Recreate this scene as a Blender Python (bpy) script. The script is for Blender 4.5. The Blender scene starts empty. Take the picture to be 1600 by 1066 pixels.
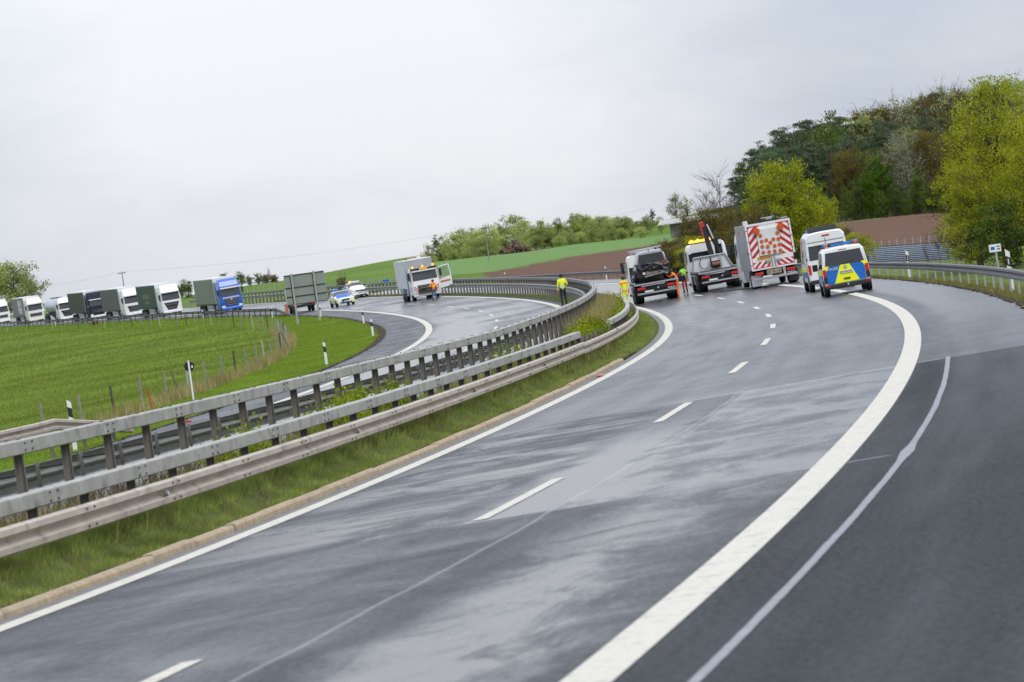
import bpy, bmesh, math, random
import numpy as np
from mathutils import Vector, Matrix, Euler
R = math.radians
scene = bpy.context.scene
COL = scene.collection
rng = np.random.default_rng(7)
random.seed(7)

# ------------------------------------------------------------------ camera
FPX, ROLL, PITCH = 5510.44, 0.13489, 0.022
cam_d = bpy.data.cameras.new('camera')
cam = bpy.data.objects.new('camera', cam_d)
COL.objects.link(cam)
cam_d.sensor_width = 36.0
cam_d.lens = 36.0 * FPX / 1600.0
cam_d.clip_start, cam_d.clip_end = 0.5, 6000
cam_d.dof.use_dof = True
cam_d.dof.focus_distance = 125.0
cam_d.dof.aperture_fstop = 4.5
_cp, _sp, _cr, _sr = math.cos(PITCH), math.sin(PITCH), math.cos(ROLL), math.sin(ROLL)
_fw = Vector((0, _cp, -_sp)); _u0 = Vector((0, _sp, _cp)); _r0 = Vector((1, 0, 0))
_right = _r0 * _cr - _u0 * _sr          # image x axis in the world
_up = _u0 * _cr + _r0 * _sr
cam.matrix_world = Matrix((( _right.x, _up.x, -_fw.x, 0), (_right.y, _up.y, -_fw.y, 0), (_right.z, _up.z, -_fw.z, 0), (0, 0, 0, 1)))
scene.camera = cam

# ------------------------------------------------------------------ sky, sun, exposure
SUN_EL, SUN_AZ = R(48), R(150)          # azimuth from +Y clockwise: behind the camera, a little right
world = bpy.data.worlds.new('World'); scene.world = world
world.use_nodes = True
nt = world.node_tree; nt.nodes.clear()
def wn(t, **k):
    n = nt.nodes.new(t)
    for a, b in k.items(): setattr(n, a, b)
    return n
out = wn('ShaderNodeOutputWorld'); bg = wn('ShaderNodeBackground')
sky = wn('ShaderNodeTexSky'); sky.sky_type = 'NISHITA'; sky.sun_disc = False
sky.sun_elevation = SUN_EL; sky.sun_rotation = SUN_AZ
tc = wn('ShaderNodeTexCoord'); sep = wn('ShaderNodeSeparateXYZ')
nt.links.new(tc.outputs['Generated'], sep.inputs[0])
grad = wn('ShaderNodeMapRange'); grad.inputs[1].default_value = 0.0; grad.inputs[2].default_value = 1.0
grad.inputs[3].default_value = 1.0; grad.inputs[4].default_value = 2.7
nt.links.new(sep.outputs['Z'], grad.inputs[0])
nrm = wn('ShaderNodeVectorMath', operation='NORMALIZE'); nt.links.new(tc.outputs['Generated'], nrm.inputs[0])
mp = wn('ShaderNodeMapping'); mp.inputs['Scale'].default_value = (4.2, 4.2, 9.0); mp.inputs['Location'].default_value = (0.33, 0.0, 0.0)
nt.links.new(nrm.outputs[0], mp.inputs[0])
cl = wn('ShaderNodeTexNoise'); cl.inputs['Scale'].default_value = 1.6; cl.inputs['Detail'].default_value = 4.0; cl.inputs['Roughness'].default_value = 0.45
nt.links.new(mp.outputs[0], cl.inputs['Vector'])
# the thin bright part of the cloud deck, above the middle of the picture
thin = wn('ShaderNodeVectorMath', operation='DOT_PRODUCT'); thin.inputs[1].default_value = (-0.030, 0.9955, 0.090)
nt.links.new(nrm.outputs[0], thin.inputs[0])
th = wn('ShaderNodeMapRange', interpolation_type='SMOOTHSTEP'); th.inputs[1].default_value = math.cos(R(9.0)); th.inputs[2].default_value = 1.0
nt.links.new(thin.outputs['Value'], th.inputs[0])
addn = wn('ShaderNodeMath', operation='MULTIPLY_ADD'); addn.inputs[1].default_value = 1.5; addn.inputs[2].default_value = -0.70
nt.links.new(cl.outputs['Fac'], addn.inputs[0])
cl2 = wn('ShaderNodeTexNoise'); cl2.inputs['Scale'].default_value = 5.5; cl2.inputs['Detail'].default_value = 6.0; cl2.inputs['Roughness'].default_value = 0.55; cl2.inputs['Distortion'].default_value = 0.6
nt.links.new(mp.outputs[0], cl2.inputs['Vector'])
ad2 = wn('ShaderNodeMath', operation='MULTIPLY_ADD'); ad2.inputs[1].default_value = 0.55; nt.links.new(cl2.outputs['Fac'], ad2.inputs[0]); nt.links.new(addn.outputs[0], ad2.inputs[2])
addn = wn('ShaderNodeMath', operation='SUBTRACT'); nt.links.new(ad2.outputs[0], addn.inputs[0]); addn.inputs[1].default_value = 0.275
sm = wn('ShaderNodeMath', operation='ADD', use_clamp=True); nt.links.new(th.outputs[0], sm.inputs[0]); nt.links.new(addn.outputs[0], sm.inputs[1])
ramp = wn('ShaderNodeValToRGB')
ramp.color_ramp.elements[0].position = 0.0; ramp.color_ramp.elements[0].color = (0.545, 0.595, 0.69, 1)
ramp.color_ramp.elements[1].position = 1.0; ramp.color_ramp.elements[1].color = (0.845, 0.865, 0.905, 1)
nt.links.new(sm.outputs[0], ramp.inputs[0])
mul = wn('ShaderNodeMix', data_type='RGBA', blend_type='MULTIPLY'); mul.inputs[0].default_value = 1.0
nt.links.new(ramp.outputs[0], mul.inputs[6]); nt.links.new(grad.outputs[0], mul.inputs[7])
skm = wn('ShaderNodeMix', data_type='RGBA', blend_type='MULTIPLY'); skm.inputs[0].default_value = 1.0
skm.inputs[7].default_value = (0.09, 0.09, 0.09, 1)
nt.links.new(sky.outputs[0], skm.inputs[6])
mixs = wn('ShaderNodeMix', data_type='RGBA'); mixs.inputs[0].default_value = 0.90
nt.links.new(skm.outputs[2], mixs.inputs[6]); nt.links.new(mul.outputs[2], mixs.inputs[7])
nt.links.new(mixs.outputs[2], bg.inputs[0]); bg.inputs[1].default_value = 1.0
nt.links.new(bg.outputs[0], out.inputs[0])

sun_d = bpy.data.lights.new('sun', 'SUN'); sun_d.energy = 1.5; sun_d.angle = R(22); sun_d.color = (1.0, 0.96, 0.9)
sun = bpy.data.objects.new('sun', sun_d); COL.objects.link(sun)
_sd = Vector((math.sin(SUN_AZ) * math.cos(SUN_EL), math.cos(SUN_AZ) * math.cos(SUN_EL), math.sin(SUN_EL)))
sun.rotation_euler = _sd.to_track_quat('Z', 'Y').to_euler()
sun.location = _sd * 200
scene.view_settings.view_transform = 'Standard'; scene.view_settings.look = 'None'
scene.view_settings.exposure = 0.0; scene.view_settings.gamma = 1.0
scene.render.engine = 'CYCLES'
scene.cycles.max_bounces = 6; scene.cycles.transparent_max_bounces = 8
scene.cycles.use_denoising = True

# ------------------------------------------------------------------ the line of the motorway
S = np.arange(-15, 760, 1.0)
KN = np.array([-15, 20, 60, 100, 150, 200, 260, 330, 420, 520, 680.])
ZN = np.array([-15, 30, 80, 140, 210, 300, 400, 520., 660.])
BN = np.array([-15, 40, 90, 150, 240, 350, 520., 680.])
K = np.array([-1.3598, -1.3665, -1.0388, -1.1269, -1.006, -1.1936, -0.9643, -1.4517, -0.7083, 0.3719, -0.6813]) / 1000
ZV = np.array([0.1913, -0.3825, -0.7048, -1.0308, -1.0709, -0.6569, 0.4444, 2.1601, 4.2081])
BV = np.array([0.0324, 0.0389, 0.0351, 0.043, 0.0354, 0.0302, 0.0284, 0.0276])
LZV = np.array([-0.1844, -0.1529, -0.1829, 0.1941, 0.445, 0.6212, 0.3981, 0.2889])
LBV = np.array([0.0375, 0.0387, 0.0408, 0.0415, 0.0397, 0.036, 0.0334, 0.0323])
O_RL, O_RW, O_LM, O_LD, O_LW, O_L0 = -3.760, 3.772, -8.076, -11.714, -15.505, -11.0
def _cubic(xn, yn, xx):
    n = len(xn); h = np.diff(xn); A = np.zeros((n, n)); r = np.zeros(n); A[0, 0] = A[-1, -1] = 1
    for i in range(1, n - 1):
        A[i, i-1] = h[i-1]; A[i, i] = 2*(h[i-1]+h[i]); A[i, i+1] = h[i]
        r[i] = 6*((yn[i+1]-yn[i])/h[i]-(yn[i]-yn[i-1])/h[i-1])
    m = np.linalg.solve(A, r); j = np.clip(np.searchsorted(xn, xx)-1, 0, n-2); t = xx-xn[j]; hh = h[j]
    return yn[j]+t*((yn[j+1]-yn[j])/hh-hh*(2*m[j]+m[j+1])/6)+t*t*m[j]/2+t**3*(m[j+1]-m[j])/(6*hh)
_k = np.interp(S, KN, K)
PH = np.concatenate([[0], np.cumsum((_k[1:]+_k[:-1])/2)]); PH = PH-PH[15]+0.21022
_dx, _dy = np.sin(PH), np.cos(PH)
CX = np.concatenate([[0], np.cumsum((_dx[1:]+_dx[:-1])/2)]); CY = np.concatenate([[0], np.cumsum((_dy[1:]+_dy[:-1])/2)])
CX = CX-CX[15]-7.54876; CY = CY-CY[15]
CZ = _cubic(ZN, ZV, S)-2.20153
CB = np.interp(S, BN, BV); CLZ = np.interp(S, BN, LZV); CLB = np.interp(S, BN, LBV)
def road_z(s, o):
    s = np.asarray(s, float); o = np.asarray(o, float)
    Z, B, LZ, LB = [np.interp(s, S, a) for a in (CZ, CB, CLZ, CLB)]
    zr = Z+B*o; zl = Z+LZ+LB*(o-O_L0)
    w = np.clip((o+7.35)/2.6, 0, 1)            # the median joins the two carriageways
    return zl*(1-w)+zr*w
def road_pt(s, o, h=0.0):
    s = np.asarray(s, float); o = np.asarray(o, float)
    X, Y, H = [np.interp(s, S, a) for a in (CX, CY, PH)]
    return np.stack(np.broadcast_arrays(X+o*np.cos(H), Y-o*np.sin(H), road_z(s, o)+h), -1)
def rp(s, o, h=0.0): return Vector([float(q) for q in road_pt(s, o, h)])
def to_so(X, Y):
    X = np.atleast_1d(np.asarray(X, float)); Y = np.atleast_1d(np.asarray(Y, float))
    s = np.empty(len(X)); o = np.empty(len(X))
    for a in range(0, len(X), 6000):
        x, y = X[a:a+6000], Y[a:a+6000]
        i = ((x[:, None]-CX)**2+(y[:, None]-CY)**2).argmin(1)
        tx, ty = np.sin(PH[i]), np.cos(PH[i])
        s[a:a+6000] = S[i]+(x-CX[i])*tx+(y-CY[i])*ty
        o[a:a+6000] = (x-CX[i])*ty-(y-CY[i])*tx
    return s, o
def ray(px, py):
    U, V = px-800, 533-py
    u = (U*_cr+V*_sr)/FPX; v = (-U*_sr+V*_cr)/FPX
    return np.array([u, _cp+_sp*v, -_sp+_cp*v])
def at(px, py, D): return ray(px, py)*D          # a surveyed point: bearing and distance
def frame(s, o, yaw=0.0, flip=False):
    p = rp(s, o); t = (rp(s+.5, o)-rp(s-.5, o)).normalized(); r = (rp(s, o+.5)-rp(s, o-.5))
    r = (r-t*r.dot(t)).normalized(); u = r.cross(t).normalized()
    if flip: r, t = -r, -t
    M = Matrix(((r.x, t.x, u.x, p.x), (r.y, t.y, u.y, p.y), (r.z, t.z, u.z, p.z), (0, 0, 0, 1)))
    return M @ Matrix.Rotation(yaw, 4, 'Z')

# ------------------------------------------------------------------ materials
MATS = {}
def mat(name, col, rough=.6, metal=0.0, var=.12, scale=6.0, spec=.5, coat=0.0, bump=0.0, emit=None, trans=0.0, objvar=0.0, var2=None):
    if name in MATS: return MATS[name]
    m = bpy.data.materials.new(name); m.use_nodes = True; t = m.node_tree; b = t.nodes['Principled BSDF']
    b.inputs['Roughness'].default_value = rough; b.inputs['Metallic'].default_value = metal
    b.inputs['Specular IOR Level'].default_value = spec
    if coat: b.inputs['Coat Weight'].default_value = coat; b.inputs['Coat Roughness'].default_value = .06
    tcn = t.nodes.new('ShaderNodeTexCoord'); n = t.nodes.new('ShaderNodeTexNoise')
    n.inputs['Scale'].default_value = scale; n.inputs['Detail'].default_value = 5
    t.links.new(tcn.outputs['Object'], n.inputs['Vector'])
    mr = t.nodes.new('ShaderNodeMapRange'); mr.inputs[1].default_value = .25; mr.inputs[2].default_value = .75
    mr.inputs[3].default_value = 1-var; mr.inputs[4].default_value = 1+var*.6
    t.links.new(n.outputs['Fac'], mr.inputs[0])
    mx = t.nodes.new('ShaderNodeMix'); mx.data_type = 'RGBA'; mx.blend_type = 'MULTIPLY'; mx.inputs[0].default_value = 1
    mx.inputs[6].default_value = (*col, 1); t.links.new(mr.outputs[0], mx.inputs[7])
    last = mx.outputs[2]
    if var2:                                     # dirt of a second colour in patches
        n2 = t.nodes.new('ShaderNodeTexNoise'); n2.inputs['Scale'].default_value = var2[1]; n2.inputs['Detail'].default_value = 6
        t.links.new(tcn.outputs['Object'], n2.inputs['Vector'])
        r2 = t.nodes.new('ShaderNodeMapRange'); r2.inputs[1].default_value = var2[2]; r2.inputs[2].default_value = var2[2]+.22
        t.links.new(n2.outputs['Fac'], r2.inputs[0])
        m2 = t.nodes.new('ShaderNodeMix'); m2.data_type = 'RGBA'; t.links.new(r2.outputs[0], m2.inputs[0])
        t.links.new(last, m2.inputs[6]); m2.inputs[7].default_value = (*var2[0], 1); last = m2.outputs[2]
    if objvar:
        oi = t.nodes.new('ShaderNodeObjectInfo'); hs = t.nodes.new('ShaderNodeHueSaturation')
        r3 = t.nodes.new('ShaderNodeMapRange'); r3.inputs[3].default_value = 1-objvar; r3.inputs[4].default_value = 1+objvar
        t.links.new(oi.outputs['Random'], r3.inputs[0]); t.links.new(r3.outputs[0], hs.inputs['Value']); t.links.new(last, hs.inputs['Color']); last = hs.outputs[0]
    t.links.new(last, b.inputs['Base Color'])
    rr = t.nodes.new('ShaderNodeMapRange'); rr.inputs[3].default_value = max(.03, rough-.08); rr.inputs[4].default_value = min(1, rough+.08)
    t.links.new(n.outputs['Fac'], rr.inputs[0]); t.links.new(rr.outputs[0], b.inputs['Roughness'])
    if bump:
        bp_ = t.nodes.new('ShaderNodeBump'); bp_.inputs['Strength'].default_value = bump; bp_.inputs['Distance'].default_value = .02
        t.links.new(n.outputs['Fac'], bp_.inputs['Height']); t.links.new(bp_.outputs[0], b.inputs['Normal'])
    if emit: b.inputs['Emission Color'].default_value = (*emit[0], 1); b.inputs['Emission Strength'].default_value = emit[1]
    if trans: b.inputs['Transmission Weight'].default_value = trans
    MATS[name] = m
    return m
def leafmat(name, c1, c2, c3=None, objvar=.15, transl=.35, tone=(.5, .25)):
    m = bpy.data.materials.new(name); m.use_nodes = True; t = m.node_tree; t.nodes.clear()
    o = t.nodes.new('ShaderNodeOutputMaterial'); d = t.nodes.new('ShaderNodeBsdfDiffuse'); tr = t.nodes.new('ShaderNodeBsdfTranslucent'); mx = t.nodes.new('ShaderNodeMixShader')
    g = t.nodes.new('ShaderNodeNewGeometry'); rp_ = t.nodes.new('ShaderNodeValToRGB')
    rp_.color_ramp.elements[0].color = (*c1, 1); rp_.color_ramp.elements[1].color = (*c2, 1)
    if c3:
        e = rp_.color_ramp.elements.new(.9); e.color = (*c3, 1); rp_.color_ramp.elements[2].position = .82
    t.links.new(g.outputs['Random Per Island'], rp_.inputs[0])
    oi = t.nodes.new('ShaderNodeObjectInfo'); hs = t.nodes.new('ShaderNodeHueSaturation')
    r3 = t.nodes.new('ShaderNodeMapRange'); r3.inputs[3].default_value = 1-objvar; r3.inputs[4].default_value = 1+objvar
    t.links.new(oi.outputs['Random'], r3.inputs[0]); t.links.new(r3.outputs[0], hs.inputs['Value'])
    ns = t.nodes.new('ShaderNodeTexNoise'); ns.inputs['Scale'].default_value = tone[0]; ns.inputs['Detail'].default_value = 3; t.links.new(g.outputs['Position'], ns.inputs['Vector'])
    tm = t.nodes.new('ShaderNodeMapRange'); tm.inputs[1].default_value = .33; tm.inputs[2].default_value = .67; tm.inputs[3].default_value = 1-tone[1]; tm.inputs[4].default_value = 1+tone[1]; t.links.new(ns.outputs['Fac'], tm.inputs[0])
    tx = t.nodes.new('ShaderNodeMix'); tx.data_type = 'RGBA'; tx.blend_type = 'MULTIPLY'; tx.inputs[0].default_value = 1; t.links.new(rp_.outputs[0], tx.inputs[6]); t.links.new(tm.outputs[0], tx.inputs[7])
    t.links.new(tx.outputs[2], hs.inputs['Color'])
    t.links.new(hs.outputs[0], d.inputs[0]); t.links.new(hs.outputs[0], tr.inputs[0])
    mx.inputs[0].default_value = transl; t.links.new(d.outputs[0], mx.inputs[1]); t.links.new(tr.outputs[0], mx.inputs[2]); t.links.new(mx.outputs[0], o.inputs[0])
    return m
M_white = mat('white_paint', (.78, .78, .77), .35, var=.05, coat=.4)
M_whitedirty = mat('white_panel', (.66, .67, .68), .45, var=.12, scale=1.3)
M_cream = mat('cream_paint', (.74, .72, .64), .35, var=.06, coat=.3)
M_black = mat('black_plastic', (.018, .018, .02), .5, var=.2)
M_dark = mat('dark_chassis', (.016, .0155, .015), .7, var=.3)
M_rubber = mat('tyre_rubber', (.016, .016, .017), .8, var=.25)
M_rim = mat('wheel_rim', (.42, .43, .44), .4, metal=.7, var=.15)
M_glass = mat('dark_glass', (.012, .014, .017), .06, var=.05, spec=.8)
M_glass2 = mat('tinted_glass', (.03, .038, .042), .08, var=.3, scale=1.2, spec=.8)
M_chrome = mat('chrome', (.7, .7, .72), .2, metal=1, var=.05)
M_alu = mat('aluminium_panel', (.36, .37, .39), .45, metal=.35, var=.16, scale=.9)
M_red = mat('red_lens', (.42, .012, .012), .25, var=.1)
M_redglow = mat('faint_glow_red_lens', (.45, .012, .012), .3, emit=((1, .05, .04), .06))  # tail lights are off; a slight glow is added to the lens
M_amber = mat('amber_lens', (.56, .105, .010), .3, var=.15, scale=20)
M_amberlit = mat('lit_amber_lens', (.8, .3, .03), .3, emit=((1, .55, .08), 1.3))
M_bluelit = mat('lit_blue_lens', (.02, .1, .6), .25, emit=((.12, .3, 1), .8))
M_bluelens = mat('blue_lens', (.03, .16, .55), .2)
M_blue = mat('police_blue', (.0, .13, .50), .3, var=.05, coat=.3)
M_neon = mat('neon_yellow', (.82, .86, .01), .4, var=.05)
M_sigred = mat('signal_red', (.50, .015, .02), .4, var=.08)
M_sigwhite = mat('reflective_white', (.76, .76, .75), .4, var=.05)
M_orange = mat('signal_orange', (.62, .11, .015), .5, var=.12)
M_hivis = mat('hivis_yellow', (.80, .86, .02), .75, var=.2, scale=14)
M_hiorange = mat('hivis_orange', (.90, .20, .03), .75, var=.2, scale=14)
M_higreen = mat('hivis_green', (.34, .78, .10), .75, var=.2, scale=14)
M_hired = mat('hivis_red', (.75, .05, .04), .75, var=.2, scale=14)
M_reflect = mat('reflective_tape', (.62, .64, .66), .35, var=.1)
M_navy = mat('navy_cloth', (.012, .016, .032), .85, var=.25, scale=14)
M_jeans = mat('blue_jeans', (.07, .13, .20), .85, var=.25, scale=14)
M_skin = mat('skin', (.50, .29, .21), .55, var=.1)
M_hair = mat('dark_hair', (.02, .015, .012), .6)
M_plate = mat('number_plate', (.72, .72, .70), .4, var=.05)
M_platetext = mat('plate_print', (.05, .05, .06), .5)
M_lorryblue = mat('lorry_blue', (.005, .10, .48), .3, var=.08, coat=.5)
M_truckred = mat('crane_red', (.48, .03, .03), .4, var=.15)
M_headlight = mat('headlight', (.75, .77, .8), .12, var=.05)
M_galv = mat('galvanised_steel', (.415, .40, .36), .58, metal=.15, var=.22, scale=2.6, var2=((.21, .205, .185), 3.2, .53))
M_beige = mat('weathered_beam', (.47, .41, .34), .65, metal=.05, var=.18, scale=2.4, var2=((.22, .185, .15), 3.0, .55))
M_oldsteel = mat('old_steel', (.19, .19, .185), .6, metal=.15, var=.25, scale=1.6, var2=((.10, .10, .10), 2.0, .55))
M_railpost = mat('rail_post', (.21, .19, .17), .65, metal=.25, var=.35, scale=3, var2=((.26, .25, .235), 2.5, .6))
M_wood = mat('fence_wood', (.25, .235, .20), .8, var=.3, scale=9)
M_bark = mat('bark', (.085, .068, .055), .9, var=.35, scale=4)
M_birch = mat('birch_bark', (.23, .225, .20), .8, var=.35, scale=5)
M_pinebark = mat('pine_bark', (.16, .09, .055), .9, var=.3, scale=4)
M_signgrey = mat('sign_back_grey', (.235, .265, .24), .6, var=.08, scale=.9)
M_signpole = mat('galvanised_pole', (.40, .41, .42), .5, metal=.3, var=.15)

# ------------------------------------------------------------------ mesh building
class MB:
    def __init__(s): s.v = []; s.f = []; s.m = []; s.slots = []; s.X = Matrix()
    def slot(s, m):
        if m not in s.slots: s.slots.append(m)
        return s.slots.index(m)
    def add(s, vs, fs, m):
        b = len(s.v); k = s.slot(m)
        s.v += [tuple(s.X @ Vector(p)) for p in vs]
        for f in fs: s.f.append(tuple(b+i for i in f)); s.m.append(k)
        return s
    def box(s, c, d, m, rx=0, ry=0, rz=0, tx=1.0, ty=1.0):
        """box of size d centred at c; tx, ty scale its top"""
        E_ = Euler((rx, ry, rz)).to_matrix(); c = Vector(c); vs = []
        for z in (-.5, .5):
            a, b = (tx, ty) if z > 0 else (1, 1)
            for x, y in ((-.5, -.5), (.5, -.5), (.5, .5), (-.5, .5)):
                vs.append(tuple(c+E_ @ Vector((x*d[0]*a, y*d[1]*b, z*d[2]))))
        return s.add(vs, [(3, 2, 1, 0), (4, 5, 6, 7), (0, 1, 5, 4), (1, 2, 6, 5), (2, 3, 7, 6), (3, 0, 4, 7)], m)
    def hexa(s, p, m):
        return s.add(p, [(3, 2, 1, 0), (4, 5, 6, 7), (0, 1, 5, 4), (1, 2, 6, 5), (2, 3, 7, 6), (3, 0, 4, 7)], m)
    def plate(s, pts, n, t, m):
        """polygon pts, thickened by t against its normal n"""
        k = len(pts); n = Vector(n).normalized(); back = [tuple(Vector(p)-n*t) for p in pts]
        fs = [tuple(range(k)), tuple(range(2*k-1, k-1, -1))]+[(i, k+i, k+(i+1) % k, (i+1) % k) for i in range(k)]
        return s.add(list(pts)+back, fs, m)
    def cyl(s, a, b, r, m, r2=None, n=10, cap=True):
        a, b = Vector(a), Vector(b); r2 = r if r2 is None else r2; d = (b-a).normalized()
        q = d.orthogonal().normalized(); w = d.cross(q); vs = []
        for p, rr in ((a, r), (b, r2)):
            for i in range(n):
                t = 2*math.pi*i/n; vs.append(tuple(p+q*rr*math.cos(t)+w*rr*math.sin(t)))
        fs = [(i, (i+1) % n, n+(i+1) % n, n+i) for i in range(n)]
        if cap: fs += [tuple(range(n-1, -1, -1)), tuple(range(n, 2*n))]
        return s.add(vs, fs, m)
    def path(s, pts, r, m, n=6):
        for a, b in zip(pts[:-1], pts[1:]): s.cyl(a, b, r, m, n=n)
        return s
    def loft(s, rings, m, cap0=True, cap1=True, pick=None):
        k = len(rings[0]); b = len(s.v)
        s.v += [tuple(s.X @ Vector(p)) for r in rings for p in r]
        for i in range(len(rings)-1):
            for j in range(k):
                mm = pick(i, j) if pick else m
                if mm is None: continue
                s.f.append((b+i*k+j, b+i*k+(j+1) % k, b+(i+1)*k+(j+1) % k, b+(i+1)*k+j)); s.m.append(s.slot(mm))
        if cap0: s.f.append(tuple(b+j for j in range(k-1, -1, -1))); s.m.append(s.slot(m))
        if cap1: s.f.append(tuple(b+(len(rings)-1)*k+j for j in range(k))); s.m.append(s.slot(m))
        return s
    def lathe(s, prof, m, n=16, axis='x', c=(0, 0, 0)):
        """prof: (along axis, radius)"""
        rings = []
        for a, r in prof:
            ring = []
            for i in range(n):
                t = 2*math.pi*i/n; p, q = r*math.cos(t), r*math.sin(t)
                v = {'x': (a, p, q), 'y': (q, a, p), 'z': (p, q, a)}[axis]
                ring.append((v[0]+c[0], v[1]+c[1], v[2]+c[2]))
            rings.append(ring)
        return s.loft(rings, m)
    def mesh(s, name, smooth=False):
        me = bpy.data.meshes.new(name); me.from_pydata(s.v, [], s.f)
        for q in s.slots: me.materials.append(q)
        me.polygons.foreach_set('material_index', s.m)
        if smooth: me.polygons.foreach_set('use_smooth', [True]*len(s.f))
        me.update()
        bm = bmesh.new(); bm.from_mesh(me); bmesh.ops.delete(bm, geom=[q for q in bm.verts if not q.link_faces], context='VERTS'); bmesh.ops.recalc_face_normals(bm, faces=bm.faces); bm.to_mesh(me); bm.free()
        return me
    def build(s, name, parent=None, bevel=0.0, smooth=False):
        return link(name, s.mesh(name, smooth), parent, bevel)
def link(name, data, parent=None, bevel=0.0, loc=None):
    o = bpy.data.objects.new(name, data); COL.objects.link(o)
    if parent is not None: o.parent = parent
    if loc is not None: o.location = loc
    if bevel:
        md = o.modifiers.new('edge', 'BEVEL'); md.width = bevel; md.segments = 2; md.limit_method = 'ANGLE'; md.angle_limit = R(35)
    return o
def tag(o, label, cat, group=None):
    o['label'] = label; o['category'] = cat
    if group: o['group'] = group
    return o
def thing(name, label, cat, M=None, group=None):
    o = bpy.data.objects.new(name, None); COL.objects.link(o); o.empty_display_size = .3
    if M is not None: o.matrix_world = M
    return tag(o, label, cat, group)
def struct(o, kind='structure'): o['kind'] = kind; return o
def arrmesh(name, V, F, mats, mi=None, uv=None, attr=None, smooth=False):
    """mesh from numpy arrays (all faces with the same number of corners)"""
    me = bpy.data.meshes.new(name); V = np.asarray(V, np.float32); F = np.asarray(F, np.int32)
    nf, k = F.shape
    me.vertices.add(len(V)); me.vertices.foreach_set('co', V.ravel())
    me.loops.add(nf*k); me.loops.foreach_set('vertex_index', F.ravel())
    me.polygons.add(nf); me.polygons.foreach_set('loop_start', np.arange(0, nf*k, k, dtype=np.int32))
    try: me.polygons.foreach_set('loop_total', np.full(nf, k, np.int32))
    except Exception: pass
    for q in mats: me.materials.append(q)
    if mi is not None: me.polygons.foreach_set('material_index', np.asarray(mi, np.int32))
    if uv is not None:
        l = me.uv_layers.new(name='so'); l.data.foreach_set('uv', np.asarray(uv, np.float32)[F.ravel()].ravel())
    if attr:
        for an, av in attr.items():
            a = me.attributes.new(an, 'FLOAT', 'POINT'); a.data.foreach_set('value', np.asarray(av, np.float32))
    if smooth: me.polygons.foreach_set('use_smooth', np.ones(nf, bool))
    me.update(calc_edges=True); me.validate()
    return me
def gridfaces(n, m):
    i = np.arange(n-1)[:, None]*m+np.arange(m-1)[None]
    return np.stack([i, i+1, i+m+1, i+m], -1).reshape(-1, 4)
def text(name, body, parent, m, size, M, extrude=.003, align='CENTER'):
    c = bpy.data.curves.new(name, 'FONT'); c.body = body; c.size = size; c.extrude = extrude; c.align_x = align; c.align_y = 'CENTER'
    c.materials.append(m); q = bpy.data.objects.new('tmp', c); COL.objects.link(q)
    dg = bpy.context.evaluated_depsgraph_get(); dg.update(); me = bpy.data.meshes.new_from_object(q.evaluated_get(dg)); me.name = name
    bpy.data.objects.remove(q); bpy.data.curves.remove(c)
    o = link(name, me, parent); o.matrix_local = M
    return o
BACK = Matrix.Rotation(R(90), 4, 'X')                 # lettering read from behind (facing -y)
def FRONTM(): return Matrix.Rotation(R(180), 4, 'Z') @ BACK   # lettering read from the front (facing +y)
# ------------------------------------------------------------------ ground
PTS = [  # surveyed ground points: image bearing (px, py) and distance
 (1600,372,640),(1540,338,640),(1475,333,640),(1395,339,640),(1310,348,640),(1240,357,640),(1160,368,640),
 (1450,250,980),(1540,232,980),(1340,262,980),(1250,285,980),(1170,315,980),(1100,350,980),(1640,222,980),
 (1480,392,430),(1400,402,430),(1340,408,430),(1260,415,430),(1560,384,430),
 (1480,428,300),(1400,434,300),(1340,438,300),(1560,424,300),
 (1058,378,600),(902,400,600),(735,431,570),(980,389,600),(820,416,585),
 (1058,366,790),(870,385,800),(690,416,790),(780,403,800),(960,376,800),
 (1040,362,840),(900,381,850),(800,397,850),(690,412,850),
 (1000,385,1150),(850,402,1150),(720,425,1150),(1000,374,990),(1080,358,990),(850,392,990),(720,412,990),
 (640,401,900),(600,408,900),(540,420,900),(480,432,900),(440,441,880),(570,414,900),
 (640,411,1250),(540,430,1250),(440,450,1250),
 (640,434,520),(540,441,520),(440,454,520),(480,447,520),(600,420,700),(500,436,700),
 (380,447,650),(430,443,660),(330,455,650),(280,466,660),(180,478,720),(60,487,760),(-60,500,800),
 (1600,250,1560),(1400,285,1560),(1200,345,1560),(1000,385,1560),(800,408,1560),(600,440,1560),(400,475,1560),(200,500,1560),(0,520,1560),(-150,540,1560),(1100,372,1150),
 (380,452,950),(280,468,950),(60,492,1000),(-100,515,1000),
]
_P = [at(*p) for p in PTS]
for _s in np.arange(-10, 760, 30.):
    for _o in (9.0, 16.0): _P.append(road_pt(_s, _o, -.45 if _o == 9 else -1.1))
for _x, _y, _z in [(150, 0, -4), (180, 150, -4), (120, -150, -3), (300, 300, 2), (60, -60, -2.5), (-400, 900, 8), (400, 700, 24)]:
    _P.append(np.array([_x, _y, _z], float))
_P = np.array(_P)
def _tps(A, B):
    d2 = ((A[:, None, :2]-B[None, :, :2])**2).sum(-1)/1e4
    return .5*d2*np.log(d2+1e-9)
_n = len(_P); _A = np.zeros((_n+3, _n+3)); _A[:_n, :_n] = _tps(_P, _P)+np.eye(_n)*2e-3
_A[:_n, _n] = 1; _A[:_n, _n+1:] = _P[:, :2]/100; _A[_n:, :_n] = _A[:_n, _n:].T
_W = np.linalg.solve(_A, np.concatenate([_P[:, 2], [0, 0, 0]]))
def rbf(X, Y):
    Q = np.stack([X, Y], -1); r = np.empty(len(Q))
    for a in range(0, len(Q), 8000):
        q = Q[a:a+8000]; r[a:a+8000] = _tps(q, _P) @ _W[:_n]+_W[_n]+q @ _W[_n+1:]/100
    return np.clip(r, -9, 75)
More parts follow.
